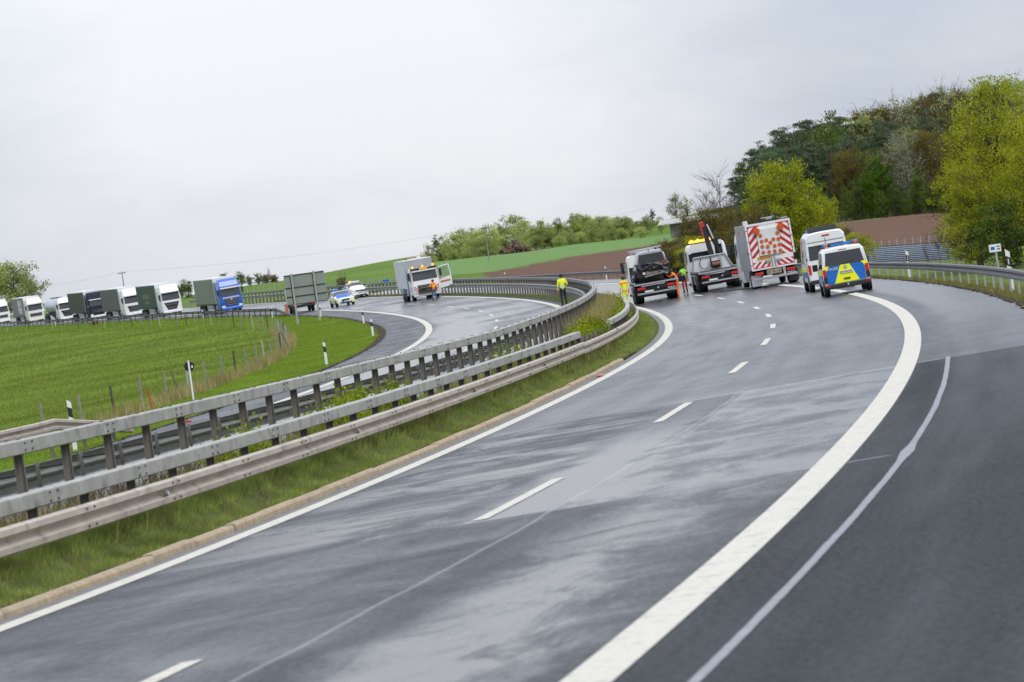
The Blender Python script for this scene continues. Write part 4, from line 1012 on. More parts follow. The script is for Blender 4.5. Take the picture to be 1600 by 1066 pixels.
# cars facing the camera
def carhalf(hw, zb, zbelt, zroof): return [(hw*.86, zb), (hw*.98, zb+.14), (hw, zb+.38), (hw*.97, zbelt), (hw-.19, zroof-.09), (hw-.30, zroof-.02), (.3, zroof+.01), (0, zroof+.015)]
def front_car(M, name, label, cat, paint, suv):
    t = thing(name, label, cat, M); dz = .17 if suv else 0
    secs = [(0, carhalf(.78, .28, .62+dz, .68+dz)), (-.15, carhalf(.88, .24, .70+dz, .80+dz)), (-1.15, carhalf(.90, .22, .86+dz, .98+dz)), (-1.55, carhalf(.90, .22, .90+dz, 1.12+dz)), (-2.15, carhalf(.90, .22, .92+dz, 1.40+dz)), (-2.8, carhalf(.90, .22, .93+dz, 1.46+dz)), (-3.9, carhalf(.89, .24, .95+dz, 1.42+dz)), (-4.6, carhalf(.84, .30, .92+dz, 1.05+dz))]
    isw = lambda i, j: (j in (3, 10) and 3 <= i <= 6) or (i == 3 and j in (4, 5, 6, 7, 8, 9))
    iss = lambda i, j: i == 3 and j in (4, 5, 6, 7, 8, 9)
    hood = lambda i, j: i in (1, 2) and j in (4, 5, 6, 7, 8, 9)
    p2 = M_blue if not suv else paint
    loft_y(secs, paint, lambda i, j: None if isw(i, j) or hood(i, j) else paint).build('body', t)
    loft_y(secs, p2, lambda i, j: p2 if hood(i, j) else None, None, False, False).build('bonnet', t)
    loft_y(secs, M_glass2, lambda i, j: M_glass2 if iss(i, j) else None, None, False, False).build('windscreen', t)
    loft_y(secs, M_glass, lambda i, j: M_glass if isw(i, j) and not iss(i, j) else None, None, False, False).build('side_window', t)
    for sx in (-1, 1):
        part('headlight', t, lambda q: q.box((sx*.66, -.07, .66+dz), (.34, .14, .15), M_headlight), .03)
        bx('mirror', t, (sx*1.02, -1.6, .98+dz), (.2, .16, .15), paint, .03)
        wheel(t, sx*.80, -.85, .33, .22); wheel(t, sx*.80, -3.6, .33, .22)
    part('grille', t, lambda q: q.box((0, .0, .60+dz), (.78 if not suv else .95, .06, .16), M_black), .03)
    part('bumper', t, lambda q: q.box((0, -.03, .36), (1.62, .16, .20), paint), .04)
    part('air_intake', t, lambda q: q.box((0, .035, .33), (1.15, .06, .12), M_black), .02)
    plate_txt(t, 0, .05, .47+dz*.5, face=1)
    if not suv:
        for sx in (-1, 1):
            bx('yellow_flash', t, (sx*.62, .02, .48), (.42, .07, .12), M_neon); bx('side_stripe', t, (sx*.905, -2.4, .62), (.02, 3.0, .16), M_neon)
        part('bumper_blue', t, lambda q: q.box((-.28 if False else .30, .055, .42), (.24, .03, .22), M_blue))
        b = bx('light_bar', t, (0, -2.5, 1.57), (1.25, .3, .09), M_black, .02)
        bx('blue_lamp', b, (.45, -2.5, 1.60), (.46, .3, .15), M_bluelit, .03); bx('blue_lamp', b, (-.42, -2.5, 1.60), (.46, .3, .13), mat('teal_lens', (.03, .30, .36), .2), .03)
    else:
        b = bx('light_bar', t, (0, -2.3, 1.72), (.95, .35, .10), M_white, .03)
        bx('amber_lamp', b, (.52, -2.3, 1.73), (.26, .3, .17), M_amberlit, .03); bx('amber_lamp', b, (-.50, -2.3, 1.74), (.2, .26, .12), M_red, .03)
        part('bonnet_print', t, lambda q: [q.box((-.36+.17*i, -.55, .93+.035), (.10, .14, .015), M_sigred, rx=.12) for i in range(5)])
        bx('grille_bar', t, (0, .04, .80), (.9, .03, .03), M_chrome)
    return t
front_car(frame(341.5, -12.9, R(2), flip=True), 'police_car', 'white police car with a blue bonnet, yellow bumper and lit blue roof bar', 'police car', M_white, False)
front_car(frame(365.0, -7.75, R(2), flip=True), 'patrol_car', 'white car with an amber roof beacon parked behind the blue and white police car', 'car', M_white, True)

# low trailer whose rear shows below the big sign
def parked_trailer(M):
    t = thing('box_trailer', 'pale box trailer with dark underside, mostly hidden behind the big sign board', 'trailer', M)
    bx('box_body', t, (0, 2.6, 1.55), (2.2, 5.0, 1.5), M_whitedirty, .03); bx('chassis', t, (0, 2.6, .66), (2.0, 5.0, .24), M_dark)
    part('rear_bumper', t, lambda q: q.box((0, .02, .66), (2.1, .1, .14), M_black), .02)
    for sx in (-1, 1):
        wheel(t, sx*.9, 1.3, .38, .26); wheel(t, sx*.9, 3.9, .38, .26); bx('tail_light', t, (sx*.85, -.03, .75), (.3, .05, .1), M_red)
    bx('loading_edge', t, (0, -.02, .86), (2.15, .06, .06), M_sigwhite)
    return t
parked_trailer(frame(343.2, -16.67))

# ------------------------------------------------------------------ lorries standing in the jam
def lorry(s, o, label, paint, curtain, kind, sticker=None, roof='high', trim=None, roofw=True):
    t = thing('lorry', label, 'lorry', frame(s, o, 0, flip=True), 'lorries queueing on the far carriageway')
    c, fy, za, zb = cab(t, paint, roof, 2.25, 0, trim=trim)
    for y in (-1.35, -4.6):
        for sx in (-1, 1): wheel(t, sx*1.02, y, .5, .32 if y > -2 else .5)
    bx('chassis', t, (0, -6.5, .82), (.9, 10.5, .3), M_dark)
    if kind == 'grid': grille(t, 0, .78, 1.55, .62, .85, M_black, 4)
    elif kind == 'vee': grille(t, 0, .72, 1.62, .55, .95, M_black, 2)
    else: grille(t, 0, .95, 1.45, .9, .95, M_black, 2)
    for sx in (-1, 1):
        part('cab_fairing', t, lambda q: q.box((sx*1.22, -2.55, 2.2), (.05, .7, 2.8), paint)); bx('fuel_tank', t, (sx*1.0, -3.3, .7), (.45, 1.1, .5), M_alu, .06)
    if curtain == 'tank':
        tk = MB(); tk.lathe([(-14.6, .5), (-14.4, 1.0), (-14.1, 1.16), (-3.8, 1.16), (-3.5, 1.0), (-3.3, .5)], mat('tank_steel', (.60, .64, .66), .3, metal=.5, var=.15, scale=.6), n=20, axis='y', c=(0, 0, 2.3))
        tk.build('tank', t, smooth=True); bx('catwalk', t, (0, -9, 3.52), (.7, 8, .06), M_dark)
        bx('tank_frame', t, (0, -9, 1.15), (2.3, 11, .22), M_dark)
    else:
        tr = bx('trailer', t, (0, -9.75, 2.57), (2.54, 13.5, 2.86), curtain, .02)
        bx('roof_edge', tr, (0, -9.75, 4.0), (2.56, 13.54, .10), M_whitedirty if roofw else curtain); bx('front_wall', tr, (0, -2.99, 2.57), (2.56, .05, 2.88), M_white)
        bx('side_rail', tr, (0, -9.75, 1.12), (2.57, 13.5, .12), M_dark)
        for i in range(1, 6): bx('curtain_post', tr, (1.272, -3+-13.5*i/6, 2.57), (.014, .05, 2.7), curtain)
        bx('underrun_guard', t, (1.2, -7.5, .75), (.05, 4.2, .5), M_alu); bx('underrun_guard', t, (-1.2, -7.5, .75), (.05, 4.2, .5), M_alu)
        if sticker: sticker(tr)
    for y in (-12.0, -13.3, -14.6):
        for sx in (-1, 1): wheel(t, sx*1.02, y, .5, .34)
    return t
M_tgreen = mat('grey_green_tarpaulin', (.20, .235, .175), .6, var=.12, scale=.7)
M_dgreen = mat('dark_green_tarpaulin', (.022, .062, .036), .55, var=.15, scale=.7)
M_ogreen = mat('olive_tarpaulin', (.042, .052, .030), .6, var=.15, scale=.7)
M_tgrey = mat('grey_tarpaulin', (.105, .108, .098), .6, var=.2, scale=.5)
M_lgrey = mat('light_grey_tarpaulin', (.20, .205, .215), .6, var=.12, scale=.7)
M_wtarp = mat('white_tarpaulin', (.66, .69, .70), .55, var=.08)
def st_blue(p):
    part('curtain_emblem', p, lambda q: (q.box((1.285, -4.4, 3.25), (.012, .5, .28), mat('rust_print', (.18, .06, .04), .6)), q.box((1.285, -4.7, 2.4), (.012, .14, 1.0), M_amber)))
def st_green(p):
    g = mat('pale_print', (.16, .19, .13), .6, var=.3, scale=3)
    part('curtain_emblem', p, lambda q: [q.box((1.285, -8-i*.95, 2.55+.12*(i % 2)), (.012, .8, .55), g) for i in range(5)]+[q.box((1.285, -9.5, 1.85), (.012, 2.6, .32), g)])
def st_red(p):
    part('curtain_emblem', p, lambda q: q.box((1.285, -7.5, 2.6), (.012, 4.0, 2.0), M_whitedirty))
    part('emblem_print', p, lambda q: [q.box((1.295, -6.2-i*1.1, 2.7), (.012, .55, .6), M_sigred, rx=.35*(-1)**i) for i in range(3)]+[q.box((1.295, -7.4, 1.9), (.012, 2.8, .18), M_sigred), q.box((1.295, -7.4, 3.35), (.012, 2.8, .14), M_sigred)])
b_ = lorry(405, -14.8, 'bright blue lorry with a grey green trailer at the head of the queue', M_lorryblue, M_tgreen, 'grid', st_blue)
part('windscreen_banner', b_, lambda q: q.box((.0, .16, 2.80), (2.2, .06, .16), M_sigwhite))
part('bonnet_print', b_, lambda q: [q.box((-.85+.24*i, .02, 1.70), (.16, .02, .14), M_sigwhite) for i in range(8)])
part('badge', b_, lambda q: q.cyl((0, .04, 1.5), (0, .07, 1.5), .14, M_chrome, n=14))
lorry(445, -14.7, 'white lorry with a dark green trailer, second in the queue behind the blue one', M_white, M_dgreen, 'vee', st_green)
lorry(471.5, -14.7, 'white lorry with a dull grey trailer, partly hidden by the dark green trailer', M_white, M_tgrey, 'grid', None)
lorry(498.5, -14.7, 'dark cabbed lorry pulling an olive green trailer in the middle of the queue', M_navy, M_ogreen, 'plain', None, 'high', M_white)
lorry(525, -14.7, 'white lorry pulling a shiny steel tank in the queue', M_white, 'tank', 'vee', None, 'mid')
lorry(557, -14.7, 'cream lorry with a light grey trailer bearing a red and white emblem', M_cream, M_lgrey, 'plain', st_red)
lorry(597, -14.7, 'white lorry with a white trailer, last in the queue at the picture edge', M_white, M_wtarp, 'plain', None)
# ------------------------------------------------------------------ people
BONES = [('pelvis', 'spine'), ('spine', 'chest'), ('chest', 'neck'), ('neck', 'head'), ('head', 'crown')]
for _s in 'lr':
    BONES += [('pelvis', 'hip'+_s), ('hip'+_s, 'knee'+_s), ('knee'+_s, 'ankle'+_s), ('ankle'+_s, 'toe'+_s), ('chest', 'sho'+_s), ('sho'+_s, 'elb'+_s), ('elb'+_s, 'wri'+_s), ('wri'+_s, 'palm'+_s)]
RADS = dict(pelvis=.145, spine=.135, chest=.155, neck=.058, head=.098, crown=.075, hip=.092, knee=.064, ankle=.047, toe=.042, sho=.075, elb=.052, wri=.036, palm=.034)
def rest():
    J = dict(pelvis=(0, 0, .96), spine=(0, 0, 1.15), chest=(0, 0, 1.37), neck=(0, 0, 1.51), head=(0, .02, 1.64), crown=(0, .01, 1.74))
    for s, k in (('l', -1), ('r', 1)):
        J.update({'hip'+s: (k*.095, 0, .90), 'knee'+s: (k*.11, .02, .50), 'ankle'+s: (k*.115, -.03, .08), 'toe'+s: (k*.13, .13, .04), 'sho'+s: (k*.19, 0, 1.42), 'elb'+s: (k*.25, -.03, 1.15), 'wri'+s: (k*.26, .06, .91), 'palm'+s: (k*.255, .08, .83)})
    return J
def person(label, M, dress, pose=None, head='hair', scale=1.0):
    """dress: function(bone, t along it, z) -> material"""
    J = rest(); J.update(pose or {}); J = {k: Vector(v) for k, v in J.items()}
    names = list(J); vs = [J[n] for n in names]; es = [(names.index(a), names.index(b)) for a, b in BONES]
    rad = [RADS[n if n in RADS else n[:-1]] for n in names]
    for s, k in (('l', -1), ('r', 1)):
        p, w = J['palm'+s], J['wri'+s]; d = (p-w).normalized(); side = d.cross(Vector((0, 0, 1)) if abs(d.z) < .8 else Vector((0, 1, 0))).normalized(); curl = d.cross(side)
        base = names.index('palm'+s)
        for f, (off, ln) in enumerate(((-.030, .075), (-.010, .088), (.011, .082), (.030, .064), (-.045, .055))):
            a = p+side*off*k+d*.02 if f < 4 else w.lerp(p, .6)+side*off*k
            m1 = a+d*ln*.5+side*(off*k*.25 if f < 4 else off*k*.4); m2 = a+d*ln*.92+curl*.022+side*(off*k*.2)
            i = len(vs); vs += [a, m1, m2]; rad += [.0105, .0095, .008]; es += [(base, i), (i, i+1), (i+1, i+2)]
    me = bpy.data.meshes.new('tmp'); me.from_pydata([tuple(v) for v in vs], es, []); me.update()
    o = bpy.data.objects.new('tmp', me); COL.objects.link(o)
    o.modifiers.new('skin', 'SKIN'); sv = me.skin_vertices[0].data
    for i, r in enumerate(rad): sv[i].radius = (r, r*(.78 if names[i:i+1] and names[i] in ('pelvis', 'spine', 'chest') else 1))
    sv[0].use_root = True
    sd = o.modifiers.new('sub', 'SUBSURF'); sd.levels = sd.render_levels = 1
    dg = bpy.context.evaluated_depsgraph_get(); dg.update(); bm_ = bpy.data.meshes.new_from_object(o.evaluated_get(dg))
    bpy.data.objects.remove(o); bpy.data.meshes.remove(me); bm_.name = 'body'
    mats = []; bm_.materials.clear()
    segs = [(a, b, J[a], J[b]) for a, b in BONES]
    for p in bm_.polygons:
        c = p.center; best = None
        for a, b, A, B in segs:
            ab = B-A; t = max(0, min(1, (c-A).dot(ab)/ab.length_squared)); d = (A+ab*t-c).length/(RADS[a if a in RADS else a[:-1]]+.03)
            if best is None or d < best[0]: best = (d, b, t)
        m = dress(best[1].rstrip('lr') if best[1] not in ('pelvis',) else best[1], best[2], c.z)
        if m not in mats: mats.append(m); bm_.materials.append(m)
        p.material_index = mats.index(m); p.use_smooth = True
    t = link('person', bm_); tag(t, label, 'person'); t.matrix_world = M @ Matrix.Scale(scale, 4)
    hd = J['head']; ax = (J['crown']-J['neck']).normalized(); fw_ = Vector((0, 1, 0)); fw_ = (fw_-ax*fw_.dot(ax)).normalized(); sdv = fw_.cross(ax)
    f = MB(); f.box(hd+fw_*.098+ax*.0, (.03, .035, .045), M_skin); 
    for k in (-1, 1): f.cyl(hd+fw_*.088+sdv*.035*k+ax*.025, hd+fw_*.098+sdv*.035*k+ax*.025, .011, M_hair, n=6); f.box(hd+sdv*.098*k, (.02, .035, .055), M_skin)
    f.box(hd+fw_*.092-ax*.045, (.05, .012, .012), mat('lips', (.35, .14, .12), .5)); f.build('face', t)
    c = MB(); m = {'hair': M_hair, 'cap': M_navy, 'helmet': M_hired}[head]
    top = J['crown']; rings = []
    for q, r in ((-.10, .104), (-.03, .112), (.03, .105), (.075, .075), (.10, .03)):
        ctr = hd+ax*(q+.045)-fw_*(.018 if q < 0 else .006); rings.append([ctr+(sdv*math.cos(2*math.pi*i/12)*r+fw_*math.sin(2*math.pi*i/12)*r*(1.06 if math.sin(2*math.pi*i/12) < 0 or q > -.05 else .35)) for i in range(12)])
    c.loft(rings, m)
    if head in ('cap', 'helmet'): c.box(hd+ax*.055+fw_*.13, (.15, .09, .014), m)
    c.build({'hair': 'hair', 'cap': 'cap', 'helmet': 'helmet'}[head], t, smooth=True)
    return t
def stand(s, o, yaw=0.0, zf=None):
    p = rp(s, o)
    if zf: p.z = zf(s, o)
    return Matrix.Translation(p) @ Matrix.Rotation(-float(np.interp(s, S, PH))+yaw, 4, 'Z')
HEADB = ('neck', 'head', 'crown', 'palm')
def dress_police(b, t, z):
    if b in ('head', 'crown', 'palm'): return M_skin
    if b in ('hip', 'knee', 'pelvis'): return M_navy
    if b in ('ankle', 'toe'): return M_black if b == 'toe' else M_navy
    if b in ('spine', 'chest') and (1.06 < z < 1.10 or 1.17 < z < 1.21): return M_reflect
    if b in ('neck', 'sho') and z > 1.30 and z < 1.42: return M_hiorange if b == 'neck' else M_hivis
    return M_hivis
person('policeman in yellow jacket and dark trousers standing by the tall median barrier', stand(200, -7.75, R(12)), dress_police, {'wrir': (.20, .16, 1.05), 'palmr': (.15, .2, 1.0), 'elbr': (.29, -.05, 1.17)}, 'cap', 1.03)
def dress_yellow(b, t, z):
    if b in ('head', 'crown', 'palm'): return M_skin
    if b == 'toe': return M_black
    if 1.02 < z < 1.07 or .56 < z < .61: return M_reflect
    if 1.30 < z < 1.44 or .88 < z < .98: return M_hiorange
    return M_hivis
person('helper in a full yellow suit with orange bands standing left of the tow truck', stand(204.5, -4.05, R(20), lambda s, o: float(road_z(s, o))), dress_yellow, None, 'hair', 1.02)
def dress_orange(b, t, z):
    if b in ('head', 'crown', 'palm'): return M_skin
    if b == 'toe': return M_black
    if b == 'knee' and .30 < z < .38 or b in ('spine',) and 1.08 < z < 1.12: return M_reflect
    return M_hiorange
person('worker in orange overalls leaning at the right side of the wreck', stand(207.0, -.82, R(75)), dress_orange, {'chest': (.0, .14, 1.34), 'neck': (0, .22, 1.46), 'head': (0, .28, 1.57), 'crown': (0, .30, 1.67), 'shol': (-.19, .14, 1.39), 'shor': (.19, .14, 1.39), 'elbl': (-.24, .34, 1.24), 'wril': (-.2, .5, 1.38), 'palml': (-.19, .57, 1.42), 'elbr': (.24, .34, 1.24), 'wrir': (.2, .5, 1.36), 'palmr': (.19, .57, 1.40)}, 'hair')
def dress_medic(b, t, z):
    if b in ('head', 'crown', 'palm'): return M_skin
    if b in ('hip', 'pelvis'): return M_hired
    if b in ('knee',): return M_hired if z > .48 else (M_reflect if .16 < z < .24 else M_navy)
    if b in ('ankle', 'toe'): return M_hired if (b == 'ankle' and z > .26) else M_black
    if b in ('elb', 'wri'): return M_hired
    if 1.16 < z < 1.20: return M_reflect
    return M_higreen
person('paramedic in a green vest and red trousers between the two tow trucks', stand(214.5, .22, R(30)), dress_medic, {'elbr': (.36, .06, 1.22), 'wrir': (.46, .22, 1.34), 'palmr': (.50, .29, 1.36), 'elbl': (-.3, .04, 1.18), 'wril': (-.18, .2, 1.0), 'palml': (-.13, .25, .96)}, 'hair', .98)
part_ = MB(); _o = stand(214.1, .12); _p = _o @ Vector((-.12, -.1, .62))
bag = part_.box((0, 0, .0), (.46, .28, .34), M_navy).build('equipment_bag', None, .03); bag.location = (_o @ Vector((-.10, -.25, .95))); tag(bag, 'dark equipment bag held in front of the paramedic in the green vest', 'bag')
part('strap', bag, lambda q: q.path([(-.2, 0, .16), (-.05, 0, .34), (.2, 0, .16)], .02, M_black))
def dress_worker(b, t, z):
    if b in ('head', 'crown', 'palm'): return M_skin
    if b == 'toe': return M_black
    if b in ('hip', 'pelvis', 'knee', 'ankle'): return M_jeans
    if b in ('elb', 'wri') and z < 1.2: return M_hired
    if 1.12 < z < 1.17: return M_reflect
    return M_hiorange if not (1.20 < z < 1.28) else M_hivis
person('worker in orange vest and blue jeans standing in front of the service truck', stand(300.5, -9.82, R(8)), dress_worker, {'anklel': (-.16, .12, .08), 'toel': (-.17, .27, .04), 'ankler': (.16, -.14, .09), 'toer': (.17, .02, .04), 'kneel': (-.12, .10, .50), 'elbl': (-.33, -.02, 1.18), 'wril': (-.34, .15, 1.02), 'palml': (-.33, .2, .96)}, 'hair', 1.0)
def dress_mixed(b, t, z):
    if b in ('head', 'crown', 'palm'): return M_skin
    if b == 'toe': return M_black
    if .98 < z < 1.06: return M_navy
    return M_hivis if 1.06 <= z < 1.32 else M_hiorange
person('helper in orange and yellow clothing half hidden between arrow truck and tall van', stand(186.5, 5.22, R(-10)), dress_mixed, None, 'hair', 1.03)

# ------------------------------------------------------------------ street furniture
_dm = {}
def delineator(s, o, label, base, turn=0, group='delineator posts', h=1.05, far=False):
    if not _dm:
        a = MB(); w = .06
        prof = [(-w, -w*.8), (w, -w*.8), (w*.75, w), (-w*.75, w)]
        def seg(z0, z1, sl0, sl1, m):
            b = MB(); b.loft([[(x, y, z0+sl0*x/w) for x, y in prof], [(x, y, z1+sl1*x/w) for x, y in prof]], m); return b
        _dm['shaft'] = seg(-.3, .62, 0, -.03, M_sigwhite).mesh('shaft'); _dm['band'] = seg(.62, .88, -.03, -.03, M_black).mesh('band'); _dm['cap'] = seg(.88, 1.05, -.03, -.045, M_sigwhite).mesh('cap')
        b = MB(); b.box((0, -.0475, .75), (.03, .008, .15), M_reflect); _dm['reflector'] = b.mesh('reflector')
    p = rp(s, o); p.z = base(s, o)
    M = Matrix.Translation(p) @ Matrix.Rotation(-float(np.interp(s, S, PH))+turn, 4, 'Z') @ Matrix.Scale(h/1.05, 4)
    t = thing('delineator_post', label, 'delineator post', M, group)
    for n in ('shaft', 'band', 'cap')+(('reflector',) if o > 0 else ()): link(n, _dm[n], t)
    return t
def _so(px, o):
    ss = np.arange(340, 700, .5); P = road_pt(ss, o); rr_ = np.array([ray(px, 480)]); return float(ss[np.abs(P[:, 0]/P[:, 1]-rr_[0, 0]/rr_[0, 1]).argmin()])
delineator(98.5, -19.7, 'black and white post beside the beige guardrail end near the tall fence', lambda a, b: bV(a, b)+.35, R(8), h=1.1)
delineator(160, -19.15, 'black and white post on the green bank closest to the muddy road edge', bV, R(-4))
delineator(213.5, -18.85, 'lower of the two black and white posts at the tip of the green bank', bV, R(6))
delineator(259.5, -18.55, 'upper of the two black and white posts at the tip of the green bank', bV, 0)
delineator(314, -18.5, 'black and white post just right of the big sign posts', bV, 0)
delineator(_so(424, -19.3), -19.3, 'black and white post behind the sloping end of the far guardrail', bV, 0)
delineator(_so(315, -19.3), -19.3, 'white topped post in front of the grey green lorry trailer', bV, 0)
delineator(_so(82.5, -19.3), -19.3, 'white post in front of the tank lorry at the far guardrail', bV, 0)
delineator(118.0, 7.95, 'black and white post behind the right guardrail next to the small kilometre plate', lambda a, b: bV(a, b)+.12, R(0), h=1.3)
delineator(165.5, 7.9, 'black and white post above the right guardrail in front of the solar panels', lambda a, b: bV(a, b)+.22, 0, h=1.2)
delineator(318, 7.9, 'white post above the far right guardrail below the yellow twiggy bush', lambda a, b: bV(a, b)+.3, 0)
delineator(367, 7.9, 'white post above the far right guardrail in front of the ploughed field', lambda a, b: bV(a, b)+.35, 0)
# small kilometre plate on a post
p = rp(120.3, 7.75); p.z = bV(120.3, 7.75)
t = thing('kilometre_plate', 'small white plate with a blue badge on a pale post behind the right guardrail', 'sign', Matrix.Translation(p) @ Matrix.Rotation(R(-4), 4, 'Z'))
part('pole', t, lambda q: q.cyl((0, .03, -.2), (0, .03, 1.42), .04, M_signpole, n=10))
b = bx('plate', t, (-.02, -.02, 1.50), (.40, .02, .26), M_sigwhite)
bx('blue_badge', b, (-.10, -.034, 1.50), (.13, .008, .10), M_blue); part('plate_print', b, lambda q: [q.box((.09, -.034, z), (.11, .006, .035), M_platetext) for z in (1.55, 1.46)])
# back of the big direction sign
c = at(477.3, 450.5, 300); base_z = gz(c[0], c[1])
t = thing('direction_sign', 'large grey direction sign seen from behind on two tall posts', 'sign', Matrix.Translation(Vector(c)) @ Matrix.Rotation(R(2), 4, 'Z'))
for i, (z0, z1) in enumerate(((-1.28, -.60), (-.60, .16), (.16, 1.28))):
    bx('sign_board', t, (0, .04, (z0+z1)/2), (3.42, .05, (z1-z0)-.012), M_signgrey)
    bx('rail', t, (0, -.01, z0+.02), (3.42, .06, .07), M_dark)
bx('rail', t, (0, -.01, 1.25), (3.42, .06, .07), M_dark)
for x in (-1.05, .85): part('pole', t, lambda q: (q.cyl((x, -.10, -3.9), (x, -.10, 1.38), .085, M_signpole, n=10), q.box((x-.11, -.03, 0), (.05, .05, 2.5), M_dark)))
for x in (-1.71, 1.71): bx('edge_strip', t, (x, .02, 0), (.03, .09, 2.56), M_signpole)
p = rp(343.0, -18.5); p.z = bV(343, -18.5)
t = thing('warning_beacon', 'orange warning board standing left of the trailer under the big sign', 'beacon', Matrix.Translation(p))
bx('board', t, (0, 0, .65), (.32, .04, .95), mat('faded_orange', (.42, .15, .08), .6, var=.25)); part('foot', t, lambda q: q.box((0, 0, .08), (.5, .4, .16), M_black), .02)
# small sign seen from behind near the fence
p = rp(117.2, -19.4); p.z = bV(117.2, -19.4)+.1
t = thing('small_sign', 'small dark round plate on a white post, seen from behind above the tall barrier', 'sign', Matrix.Translation(p) @ Matrix.Rotation(R(-3), 4, 'Z'))
part('pole', t, lambda q: q.cyl((0, 0, -.3), (0, 0, 1.72), .032, M_sigwhite, n=10))
part('plate', t, lambda q: q.cyl((.0, .05, 1.52), (.0, .075, 1.52), .17, M_dark, n=16)); bx('clip', t, (.10, .03, 1.50), (.05, .03, .08), M_sigwhite)
p = rp(122, -21.6); p.z = bV(122, -21.6)
t = thing('marker_stake', 'rusty orange stake leaning in the dry grass before the fence', 'stake', Matrix.Translation(p) @ Matrix.Rotation(R(-6), 4, 'Y'))
part('shaft', t, lambda q: q.cyl((0, 0, -.2), (0, 0, 1.0), .03, mat('rusty_orange', (.38, .09, .03), .7, var=.3), n=8)); part('cap', t, lambda q: q.box((-.05, 0, 1.0), (.14, .06, .05), mat('rusty_orange', (.38, .09, .03), .7)))
# red scrap at the kerb, and a rusty fleck on the shoulder
p = rp(88.0, -3.96, .02); t = MB().plate([(-.12, -.35, .03), (.06, -.35, .02), (.09, .35, .03), (-.03, .45, .02)], (0, 0, 1), .02, M_red).build('red_scrap'); t.location = p; tag(t, 'dark red scrap of bodywork lying between kerb and white line', 'debris')
p = rp(23.6, 6.2, .012); t = MB().box((0, 0, 0), (.12, .03, .012), mat('rusty_orange', (.38, .09, .03), .7), rz=.5).build('rust_fleck'); t.location = p; tag(t, 'small rusty fleck on the dark hard shoulder in the foreground', 'debris')
t = MB().path([rp(203, .9+.0, .03), rp(199, 2.0, .03), rp(196, 2.6, .03), rp(192.5, 3.1, .03)], .05, M_black, n=6).build('cable'); tag(t, 'black cable lying on the wet road behind the crane tow truck', 'cable')

# fences
def fence(name, label, posts, h, mats_, r=.045, wires=(.3, .6, .9, 1.15), wire_r=.004, brace=None):
    t = thing(name, label, 'fence')
    _c = {}
    for i, p in enumerate(posts):
        m = mats_[i % len(mats_)]; hh = h*(1+.06*math.sin(i*2.3)); k = (m.name, i % 3)
        if k not in _c: _c[k] = MB().cyl((0, 0, -.3), (0, 0, h), r, m, n=7).mesh('post')
        q = link('post', _c[k], t); q.location = p; q.rotation_euler = (.04*math.sin(i*1.7), .05*math.sin(i*3.1), i)
    mb = MB()
    for w in wires:
        for a, b in zip(posts[:-1], posts[1:]): mb.cyl(Vector(a)+Vector((0, 0, w)), Vector(b)+Vector((0, 0, w)), wire_r, M_signpole, n=3, cap=False)
    struct(mb.build('wire_mesh', t), 'stuff'); return t
_ps = []
s = 96.0
while s < 620: p = rp(s, -24.4); p.z = gz(p.x, p.y); _ps.append(p); s += 6.85
f1 = fence('field_fence', 'long post and wire fence along the edge of the green field', _ps, 1.32, [M_wood, M_wood, M_signpole, M_wood, M_wood, M_bark], r=.048, wire_r=.0025)
for s0 in (146, 218):
    p = rp(s0, -24.4); p.z = gz(p.x, p.y); part('brace', f1, lambda q: q.cyl(p+Vector((0, 0, 1.2)), p+Vector((.5, -1.4, 0)), .04, M_bark, n=6))
def ground_at(px, py, D):
    a = at(px, py, D); return Vector((a[0], a[1], gz(a[0], a[1])))
_ps = [ground_at(x, 440-(x-430)*.06, 470-(x-430)*.05) for x in np.arange(385, 668, 8.6)]
fence('far_fence', 'tall pale wildlife fence below the far green hill behind the cars', _ps, 2.0, [M_signpole], r=.05, wires=(.4, .8, 1.2, 1.6, 1.95), wire_r=.012)
_ps = [ground_at(x, 376, 438) for x in np.arange(1352, 1486, 12.4)]
fence('solar_fence', 'row of pale fence posts between solar panels and the brown field', _ps, 2.1, [M_signpole], r=.06, wires=(.5, 1.0, 1.5, 1.85), wire_r=.012)
